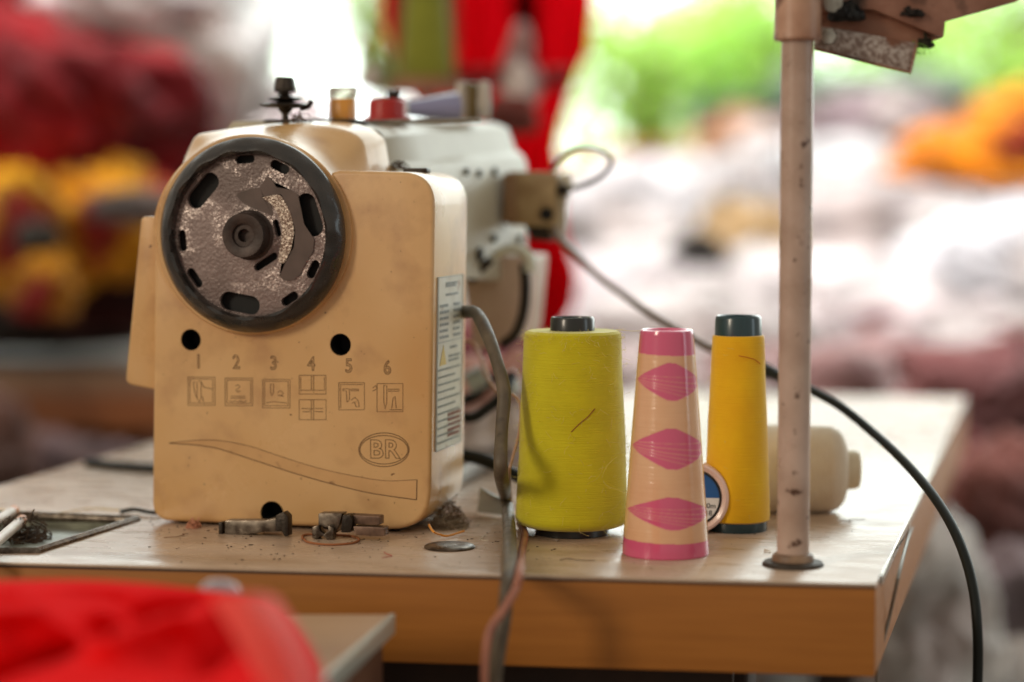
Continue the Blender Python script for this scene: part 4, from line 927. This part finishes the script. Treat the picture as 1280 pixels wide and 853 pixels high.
P_ = [
 ('fabric_bundle', 'big dark red fabric bundle bulging at the far left', 55, 155, 4.15, 330, 220, (150, 12, 22)),
 ('fabric_bundle', 'dark red bundle tucked beside the big one behind the wheel', 180, 235, 4.9, 180, 150, (112, 20, 26)),
 ('garment', 'bright red garment piled in the top left corner', 20, 30, 4.4, 190, 110, (200, 30, 36)),
 ('fabric_bundle', 'grey-white sack on top of the dark red bundle', 165, 5, 4.3, 190, 110, (222, 214, 214)),
 ('fabric_bundle', 'pale grey sack left of the bright opening', 240, 75, 4.4, 170, 230, (236, 238, 236)),
 ('fabric_bundle', 'mauve-grey bundle low behind the tension post', 300, 195, 5.2, 200, 130, (176, 150, 160)),
 ('garment', 'red strip of cloth above the yellow fabric', 128, 232, 4.0, 140, 30, (196, 16, 30)),
 ('garment', 'yellow printed cloth at the far left', 30, 310, 3.9, 140, 170, (236, 170, 10)),
 ('garment', 'yellow cloth hump next to the belt cover', 135, 295, 3.95, 170, 140, (230, 158, 12)),
 ('garment', 'grey cloth knot in the middle of the yellow fabric', 48, 300, 3.6, 46, 40, (72, 66, 58)),
 ('garment', 'grey folded cloth peeping out over the yellow fabric', 165, 262, 3.7, 90, 40, (110, 96, 90)),
 ('garment', 'deep yellow cloth hanging below the yellow heap', 55, 365, 3.8, 70, 90, (200, 134, 8)),
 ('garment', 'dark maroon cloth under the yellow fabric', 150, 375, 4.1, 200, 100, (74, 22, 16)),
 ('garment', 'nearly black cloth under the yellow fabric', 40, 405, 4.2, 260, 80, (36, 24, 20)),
 # behind machine and cones
 ('fabric_bundle', 'salmon fabric heap on the table close behind the hose', 625, 535, 2.2, 125, 150, (226, 172, 160)),
 ('fabric_bundle', 'dark rose bundle right behind the green cone', 640, 445, 4.2, 130, 110, (120, 52, 58)),
 ('fabric_bundle', 'white sack right of the hanging red cloth', 760, 300, 5.0, 170, 170, (216, 212, 214)),
 ('fabric_bundle', 'white fabric bundle behind the green cone', 760, 420, 4.4, 220, 170, (212, 202, 204)),
 ('fabric_bundle', 'pale rose bundle behind the pink cone', 850, 450, 4.2, 260, 140, (208, 200, 198)),
 ('fabric_bundle', 'white bundle behind the orange cone', 860, 375, 4.8, 220, 130, (220, 214, 212)),
 ('fabric_bundle', 'tan sack left of the pole', 935, 345, 4.9, 120, 150, (176, 146, 104)),
 ('fabric_bundle', 'dark filler lump painting the shaded gap beside the tan sack', 868, 318, 4.7, 66, 42, (46, 40, 34)),  # near-black lump in place of the shadowed hole between the sacks
 ('fabric_bundle', 'long white sack across the far heap left of the pole', 860, 262, 6.0, 260, 100, (226, 226, 230)),
 ('fabric_bundle', 'long white sack across the far heap right of the pole', 1110, 235, 6.2, 300, 100, (230, 230, 232)),
 ('fabric_bundle', 'rose and grey bundle right of the pole at mid height', 1110, 320, 5.2, 330, 140, (196, 184, 182)),
 ('fabric_bundle', 'white bundle right of the pole', 1060, 400, 4.6, 280, 130, (222, 214, 214)),
 ('fabric_bundle', 'pale pink bundle right of the pole above the table', 1160, 450, 4.3, 280, 130, (208, 194, 194)),
 ('fabric_bundle', 'white sack slumped at the far right edge', 1265, 345, 4.7, 190, 150, (224, 222, 226)),
 ('garment', 'red rag between the white sacks at the far right', 1262, 418, 4.2, 110, 34, (180, 40, 36)),
 ('garment', 'dark red rag between pale bundles right of the pole', 1100, 402, 4.2, 60, 22, (140, 60, 66)),
 ('fabric_bundle', 'orange bundle on the far heap at the right edge', 1245, 200, 5.6, 200, 80, (236, 140, 16)),
 ('fabric_bundle', 'orange bundle rising above its neighbour at the right edge', 1275, 160, 5.9, 110, 80, (238, 150, 30)),
 ('fabric_bundle', 'mauve-grey bundle under the rusty tray', 1090, 165, 6.6, 170, 90, (168, 150, 156)),
 ('fabric_bundle', 'yellow sack on the far heap behind the wire loop', 800, 215, 6.4, 150, 50, (226, 176, 50)),
 ('fabric_bundle', 'peach sack on the far heap left of the pole', 930, 180, 6.5, 90, 60, (214, 160, 122)),
 ('fabric_bundle', 'pale yellow bundle on the far heap beside the yellow sack', 880, 215, 6.6, 90, 60, (226, 214, 170)),
 # lower right
 ('fabric_bundle', 'dusky rose bundle at the right of the table end', 1240, 520, 3.7, 200, 160, (138, 88, 88)),
 ('fabric_bundle', 'wine red bundle low at the right of the table end', 1190, 620, 3.4, 190, 150, (112, 48, 48)),
 ('fabric_bundle', 'brown-pink bundle at the lower right edge', 1270, 640, 3.2, 150, 150, (150, 96, 88)),
 ('fabric_bundle', 'added white sack brightening the floor between the table end and the black cable', 1150, 800, 2.9, 150, 260, (246, 244, 240)),  # added in near-white to lift the weakly lit floor area
 ('fabric_bundle', 'brown bundle on the floor beyond the black cable', 1190, 725, 3.2, 150, 110, (134, 96, 84)),
 ('fabric_bundle', 'round grey-mauve bundle at the lower right corner', 1260, 750, 3.0, 110, 110, (140, 122, 124)),
 ('fabric_bundle', 'large pink bundle filling the gap beneath the pale heap', 1080, 540, 4.0, 420, 190, (160, 124, 122)),
 ('fabric_bundle', 'large grey-white bundle under the table level at the centre', 800, 560, 4.0, 460, 200, (170, 154, 152)),
]
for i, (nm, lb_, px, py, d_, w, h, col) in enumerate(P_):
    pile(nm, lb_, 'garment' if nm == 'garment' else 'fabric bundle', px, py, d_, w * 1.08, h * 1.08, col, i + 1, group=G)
# floor cloth wedge
b = bmesh.new(); NXX = 30; g = []
for j in range(NXX + 1):
    row = []
    for i in range(NXX + 1):
        u, v_ = i / NXX, j / NXX
        p = PZ(1000 + 330 * u - 60 * v_, 1000 - 320 * v_ + 190 * u * 1.0 - 0, FLZ + .02 + .02 * noise.noise(Vector((u * 4, v_ * 4, 0))))
        row.append(b.verts.new(p))
    g.append(row)
for j in range(NXX):
    for i in range(NXX): b.faces.new((g[j][i], g[j][i + 1], g[j + 1][i + 1], g[j + 1][i]))
bmesh.ops.solidify(b, geom=list(b.faces), thickness=.006)
tag(obj('white_cloth', b, fabric((214, 212, 208), (196, 192, 188)), ang=80), 'white cloth spread on the floor beside the right end of the table', 'cloth')
# bench on the left carrying the yellow heap
bt = PD(0, 445, 4.3).z
bn = thing('wooden_bench', 'rough wooden bench carrying the yellow and red heap at the left', 'bench', Vector((PD(0, 445, 4.3).x, PD(0, 445, 4.3).y, FLZ)))
bA, bB = PD(-300, 445, 3.9), PD(230, 440, 3.95)
bA.z = bB.z = bt
bd = (bB - bA).normalized(); bi = Vector((-bd.y, bd.x, 0))
obj('bench_top', slab([bA, bB, bB + bi * .9, bA + bi * .9], (0, 0, -.05), .004), mat('bench_tan', (150, 120, 96), .6, c2=(120, 92, 72), scale=8), bn)
obj('bench_apron', slab([bA - bi * .002 + Vector((0, 0, -.04)), bB - bi * .002 + Vector((0, 0, -.04)), bB - bi * .002 + Vector((0, 0, -.11)), bA - bi * .002 + Vector((0, 0, -.11))], -bi * .02, .002), mat('bench_orange', (142, 84, 42), .6, c2=(112, 64, 32), scale=10), bn)
for t, o_ in ((.10, .03), (.50, .03), (.97, .03), (.1, .8), (.97, .8)):
    q_ = bA.lerp(bB, t) + bi * o_
    obj('leg', box((q_.x, q_.y, (FLZ + bt) / 2 - .03), (.07, .07, bt - FLZ - .06), .004), mat('bench_leg', (104, 76, 64), .7), bn)
pile('fabric_bundle', 'dark filler bundle painting the shade beneath the bench', 'fabric bundle', 150, 545, 4.2, 330, 130, (34, 24, 20), 61, group=G)  # dark colour stands in for the shadow under the bench top
pile('fabric_bundle', 'mauve bundle on the floor beyond the far left of the table', 'fabric bundle', 85, 600, 3.8, 150, 100, (140, 116, 116), 62, group=G)
pile('fabric_bundle', 'brown bundle leaning at the left edge under the bench', 'fabric bundle', -5, 590, 3.7, 110, 170, (108, 76, 66), 63, group=G)
# second larger bench holding the right-hand heaps
t2 = thing('low_platform', 'long low platform under the pale fabric heaps on the right', 'platform', PD(950, 620, 4.6))
pa = PD(700, 620, 3.9); pc_ = PD(1500, 620, 3.9); zz = pa.z; 
pts = [Vector((pa.x, pa.y, zz)), Vector((pc_.x, pc_.y, zz)), Vector((pc_.x, pc_.y, zz)) + F0 * 3, Vector((pa.x, pa.y, zz)) + F0 * 3]
obj('platform_top', slab(pts, (0, 0, -.04), .003), mat('platform_wood', (120, 92, 76), .7), t2)
for p in pts:
    c_ = sum(pts, Vector()) / 4; q_ = p + (c_ - p) * .04
    obj('leg', box((q_.x, q_.y, (FLZ + zz) / 2 - .02), (.08, .08, zz - FLZ - .04), .004), dark_wood, t2)
# upper support: rack of fabric behind heaps
# hanging red cloth: folded sheet hung from a bar
def thin_fabric(c, c2):
    m = mat('thin_%d_%d_%d' % c, c, .8, c2=c2, scale=6, bump=.4, bscale=30, spec=.1)
    N = m.node_tree.nodes; L = m.node_tree.links
    tr = N.new('ShaderNodeBsdfTranslucent'); tr.inputs['Color'].default_value = (*lin(c), 1)
    ms = N.new('ShaderNodeMixShader'); ms.inputs[0].default_value = .6
    L.new(N['Principled BSDF'].outputs[0], ms.inputs[1]); L.new(tr.outputs[0], ms.inputs[2]); L.new(ms.outputs[0], N['Material Output'].inputs['Surface'])
    return m
def hang(name, label, poly_left, poly_right, y0, y1, d, col, amp=14, n=9, cat='cloth', c2=None):
    b = bmesh.new(); NX, NY = 90, 50; g = []
    for j in range(NY + 1):
        v_ = j / NY; y = y0 + (y1 - y0) * v_
        def ip(T):
            for (ya, xa), (yb, xb) in zip(T, T[1:]):
                if ya <= y <= yb: return xa + (xb - xa) * (y - ya) / (yb - ya)
            return T[-1][1] if y > T[-1][0] else T[0][1]
        xl, xr = ip(poly_left), ip(poly_right); row = []
        for i in range(NX + 1):
            u = i / NX
            dd = d + (amp / 1000) * 3 * math.sin(u * n * 2 * pi / 2 + .8 * math.sin(v_ * 3)) + .04 * noise.noise(Vector((u * 5, v_ * 4, 2)))
            row.append(b.verts.new(PD(xl + (xr - xl) * u, y, dd)))
        g.append(row)
    for j in range(NY):
        for i in range(NX): b.faces.new((g[j][i], g[j][i + 1], g[j + 1][i + 1], g[j + 1][i]))
    bmesh.ops.solidify(b, geom=list(b.faces), thickness=.004)
    return tag(obj(name, b, thin_fabric(col, c2 or tuple(int(v * .8) for v in col)), ang=80), label, cat)
rc_ = hang('hanging_cloth', 'bright red cloth hanging in folds behind the machine arm', [(-80, 470), (40, 480), (110, 505), (200, 560), (300, 640), (420, 655)], [(-80, 750), (60, 737), (120, 712), (180, 696), (290, 706), (345, 724), (385, 718), (425, 690)], -80, 425, 3.3, (236, 14, 34), c2=(222, 10, 28), amp=7, n=13)
hang('pale_band', 'pinkish sash tied across the hanging red cloth', [(80, 560), (118, 560)], [(80, 722), (118, 708)], 84, 112, 3.16, (206, 96, 96), amp=4)
hang('maroon_panel', 'dark maroon strip of cloth hanging down the middle of the red cloth', [(-80, 640), (60, 642), (110, 646)], [(-80, 668), (60, 672), (110, 668)], -80, 150, 3.12, (150, 14, 26), amp=4)
pile('cloth_knot', 'grey-pink knotted rag in front of the hanging red cloth', 'rag', 650, 100, 3.0, 42, 100, (176, 130, 126), 71)
pile('cloth_knot', 'brown rag low on the hanging red cloth', 'rag', 640, 150, 2.95, 60, 50, (128, 60, 50), 72)
# green cone on stand in front of red cloth
ct = PD(533, 100, 2.9); s_ = 2.9 / F_PX
cg = thing('thread_cone', 'blurred olive green thread cone standing high behind the machine arm', 'thread cone', ct)
obj('wound_thread', lathe([(0, 0), (34 * s_, 0), (36 * s_, .006), (24 * s_, 150 * s_), (0, 152 * s_)], 48, 'Z', ct), thread_mat('olive_thread', (142, 146, 44), (120, 124, 34)), cg)
obj('cone_plate', lathe([(0, -.02), (46 * s_, -.02), (46 * s_, 0), (0, 0)], 48, 'Z', ct), mat('plate_brown', (150, 96, 76), .5), cg)
obj('stand_rod', tube([ct - Vector((0, 0, .02)), ct - Vector((0, 0, .9))], .008, 10, 1), dark_metal, cg)
hang('pink_bag', 'peach-pink plastic sheet hanging behind the olive cone', [(-80, 486), (115, 492)], [(-80, 574), (115, 572)], -80, 112, 3.15, (196, 110, 92), amp=5)
pile('plastic_pouch', 'lime green pouch left of the olive cone', 'pouch', 470, 92, 3.0, 40, 60, (168, 196, 110), 73)
pile('plastic_pouch', 'yellow and rust cap above the lime green pouch', 'pouch', 466, 62, 3.02, 30, 26, (176, 150, 60), 74)

# hut far behind
hb = PD(940, 150, 9)
hut = thing('market_stall', 'dark green roofed stall far beyond the fabric heaps left of the pole', 'stall', Vector((hb.x, hb.y, FLZ)))
k = 9 / F_PX
obj('roof', box(hb, (110 * k, 1.0, 40 * k), .02), mat('dark_green_roof', (20, 62, 52), .6), hut)
for dx in (-45, 45): obj('post', box((hb.x + dx * k, hb.y, (FLZ + hb.z) / 2), (.06, .06, hb.z - FLZ), .004), dark_wood, hut)
hb = PD(1100, 110, 10)
hut = thing('market_stall', 'grey-green roofed stall far behind the pole', 'stall', Vector((hb.x, hb.y, FLZ)))
k = 10 / F_PX
obj('roof', box(hb, (230 * k, 1.0, 34 * k), .02), mat('grey_green_roof', (120, 142, 126), .6), hut)
for dx in (-100, 100): obj('post', box((hb.x + dx * k, hb.y, (FLZ + hb.z) / 2), (.06, .06, hb.z - FLZ), .004), dark_wood, hut)

# trees
leafm = mat('leaves', (132, 178, 84), .5, c2=(180, 208, 120), scale=3, spec=.4)
N = leafm.node_tree.nodes; L = leafm.node_tree.links; bs = N['Principled BSDF']
tr = N.new('ShaderNodeBsdfTranslucent'); tr.inputs['Color'].default_value = (*lin((190, 226, 124)), 1)
mxs = N.new('ShaderNodeMixShader'); mxs.inputs[0].default_value = .8
L.new(bs.outputs[0], mxs.inputs[1]); L.new(tr.outputs[0], mxs.inputs[2]); L.new(mxs.outputs[0], N['Material Output'].inputs['Surface'])
bark = mat('bark', (92, 76, 60), .9, c2=(64, 52, 42), scale=10, bump=.6)
def tree(label, px, py, d, w, h, n, seed, leaf=.14):
    rnd = random.Random(seed); c = PD(px, py, d); k = d / F_PX; rx, rz = w * k / 2, h * k / 2
    t = thing('tree', label, 'tree', Vector((c.x, c.y, FLZ)), 'trees beyond the workshop')
    b = bmesh.new()
    tube([Vector((c.x, c.y, FLZ)), Vector((c.x + .1, c.y, (FLZ + c.z) / 2)), Vector((c.x, c.y, c.z + rz * .4))], .16, 10, 4, bm=b, rfn=lambda q_: 1 - .7 * q_)
    clumps = []
    for i in range(26):
        while True:
            v = Vector((rnd.uniform(-1, 1), rnd.uniform(-1, 1), rnd.uniform(-1, 1)))
            if v.length < 1: break
        q_ = Vector((c.x + v.x * rx, c.y + v.y * rx * .7, c.z + v.z * rz)); clumps.append(q_)
        tube([Vector((c.x, c.y, max(FLZ + .5, c.z - rz * .8 + v.z * rz * .3))), (Vector((c.x, c.y, c.z)) + q_) * .5, q_], .035, 5, 3, bm=b, rfn=lambda q2: 1 - .7 * q2)
    obj('trunk', b, bark, t)
    b = bmesh.new()
    for i in range(n):
        cl_ = clumps[rnd.randrange(len(clumps))]; sg = min(rx, rz) * .24
        p = cl_ + Vector((rnd.gauss(0, sg), rnd.gauss(0, sg), rnd.gauss(0, sg)))
        a = Vector((rnd.gauss(0, 1), rnd.gauss(0, 1), rnd.gauss(0, .6))).normalized(); b_ = a.orthogonal().normalized(); l = leaf * rnd.uniform(.6, 1.3)
        b.faces.new([b.verts.new(p), b.verts.new(p + a * l * .5 + b_ * l * .3), b.verts.new(p + a * l), b.verts.new(p + a * l * .5 - b_ * l * .3)])
    me = bpy.data.meshes.new('crown'); b.to_mesh(me); b.free(); me.materials.append(leafm)
    o = bpy.data.objects.new('crown', me); COL.objects.link(o); o.parent = t; o.location = -t.matrix_world.translation
tree('leafy tree behind the wire loop left of the pole', 810, 70, 12, 330, 270, 2300, 1, .085)
tree('leafy tree directly behind the pole', 960, 50, 12, 300, 230, 1700, 2, .085)
tree('leafy tree behind the rusty tray', 1150, 80, 12, 300, 190, 800, 3, .11)
tree('leafy tree at the right edge of the view', 1290, 60, 11, 260, 220, 1500, 4, .085)
tree('pale leafy tree seen left of the hanging red cloth', 470, 20, 14, 200, 200, 260, 5, .11)
tree('leafy tree seen above the tension post', 300, 120, 14, 220, 120, 200, 6, .11)
tree('leafy tree behind the grey sacks at the left', 120, 60, 14, 360, 300, 900, 7)
# far hedge closing the horizon
b = bmesh.new(); rnd = random.Random(5)
for i in range(9000):
    x = rnd.uniform(-24, 16); p = Vector((x, 26 + rnd.uniform(-1, 1), FLZ + rnd.random() ** 1.3 * (1.25 + .25 * math.sin(x * .7)))); a = Vector((rnd.gauss(0, 1), rnd.gauss(0, 1), rnd.gauss(0, .6))).normalized(); b_ = a.orthogonal().normalized(); l = .22
    b.faces.new([b.verts.new(p), b.verts.new(p + a * l * .5 + b_ * l * .3), b.verts.new(p + a * l), b.verts.new(p + a * l * .5 - b_ * l * .3)])
me = bpy.data.meshes.new('hedge'); b.to_mesh(me); b.free(); me.materials.append(leafm); o = bpy.data.objects.new('hedge', me); COL.objects.link(o)
tag(o, 'far green hedge closing the view behind the heaps', 'hedge', kind='stuff')

# ================================================================ light
w = bpy.data.worlds.new('World'); S.world = w; w.use_nodes = True
N = w.node_tree.nodes; L = w.node_tree.links; bg = N['Background']
tc = N.new('ShaderNodeTexCoord'); dt = N.new('ShaderNodeVectorMath'); dt.operation = 'DOT_PRODUCT'
dt.inputs[1].default_value = Vector((.0, .97, .18)).normalized(); L.new(tc.outputs['Generated'], dt.inputs[0])
mr = N.new('ShaderNodeMapRange'); mr.interpolation_type = 'SMOOTHSTEP'; mr.inputs['From Min'].default_value = .66; mr.inputs['From Max'].default_value = .98
L.new(dt.outputs['Value'], mr.inputs['Value'])
mx = N.new('ShaderNodeMix'); mx.data_type = 'RGBA'; mx.inputs[6].default_value = (.38, .34, .285, 1); mx.inputs[7].default_value = (3.6, 3.95, 3.8, 1)
L.new(mr.outputs[0], mx.inputs[0]); L.new(mx.outputs[2], bg.inputs['Color']); bg.inputs['Strength'].default_value = 1.0
def area(name, loc, target, size, size_y, power, col):
    l = bpy.data.lights.new(name, 'AREA'); l.shape = 'RECTANGLE'; l.size = size; l.size_y = size_y; l.energy = power; l.color = col
    o = bpy.data.objects.new(name, l); COL.objects.link(o); o.location = loc
    o.rotation_euler = (Vector(target) - Vector(loc)).to_track_quat('-Z', 'Y').to_euler(); return o
area('doorway_light', (3.2, 1.6, 1.0), (-.2, 1.7, .1), .7, 1.8, 8, (.76, .92, 1))
area('front_window_light', (-3.2, -2.4, 2.0), (-.3, 1.6, .05), .8, 1.5, 76, (1, .85, .66))
rl_ = area('heap_fill_light', (-.5, 3.3, 3.6), (-.5, 5.2, 0), 5, 1.0, 95, (1, .99, .98)); rl_.data.spread = math.radians(86)  # added overhead lamp, brightens the camera-facing sides of the fabric heaps
ol_ = area('tree_fill_light', (0, 9.0, 7.5), (-.3, 12.5, .5), 14, 3, 1900, (1, 1, .94)); ol_.data.spread = math.radians(100)  # extra lamp added above the trees to brighten their leaves

# ================================================================ camera
cd = bpy.data.cameras.new('camera'); co = bpy.data.objects.new('camera', cd); COL.objects.link(co); S.camera = co
cd.sensor_width = 36; cd.lens = F_PX / 1280 * 36; cd.clip_start = .05; cd.clip_end = 400
co.matrix_world = Matrix((( RT.x, UP.x, -FW.x, CAM.x), (RT.y, UP.y, -FW.y, CAM.y), (RT.z, UP.z, -FW.z, CAM.z), (0, 0, 0, 1)))
cd.dof.use_dof = True; cd.dof.focus_distance = 1.66; cd.dof.aperture_fstop = 1.8; cd.dof.aperture_blades = 0
S.view_settings.view_transform = 'Standard'; S.view_settings.look = 'None'; S.view_settings.exposure = 0.22; S.view_settings.gamma = 1
S.cycles.use_denoising = True
S.cycles.max_bounces = 8
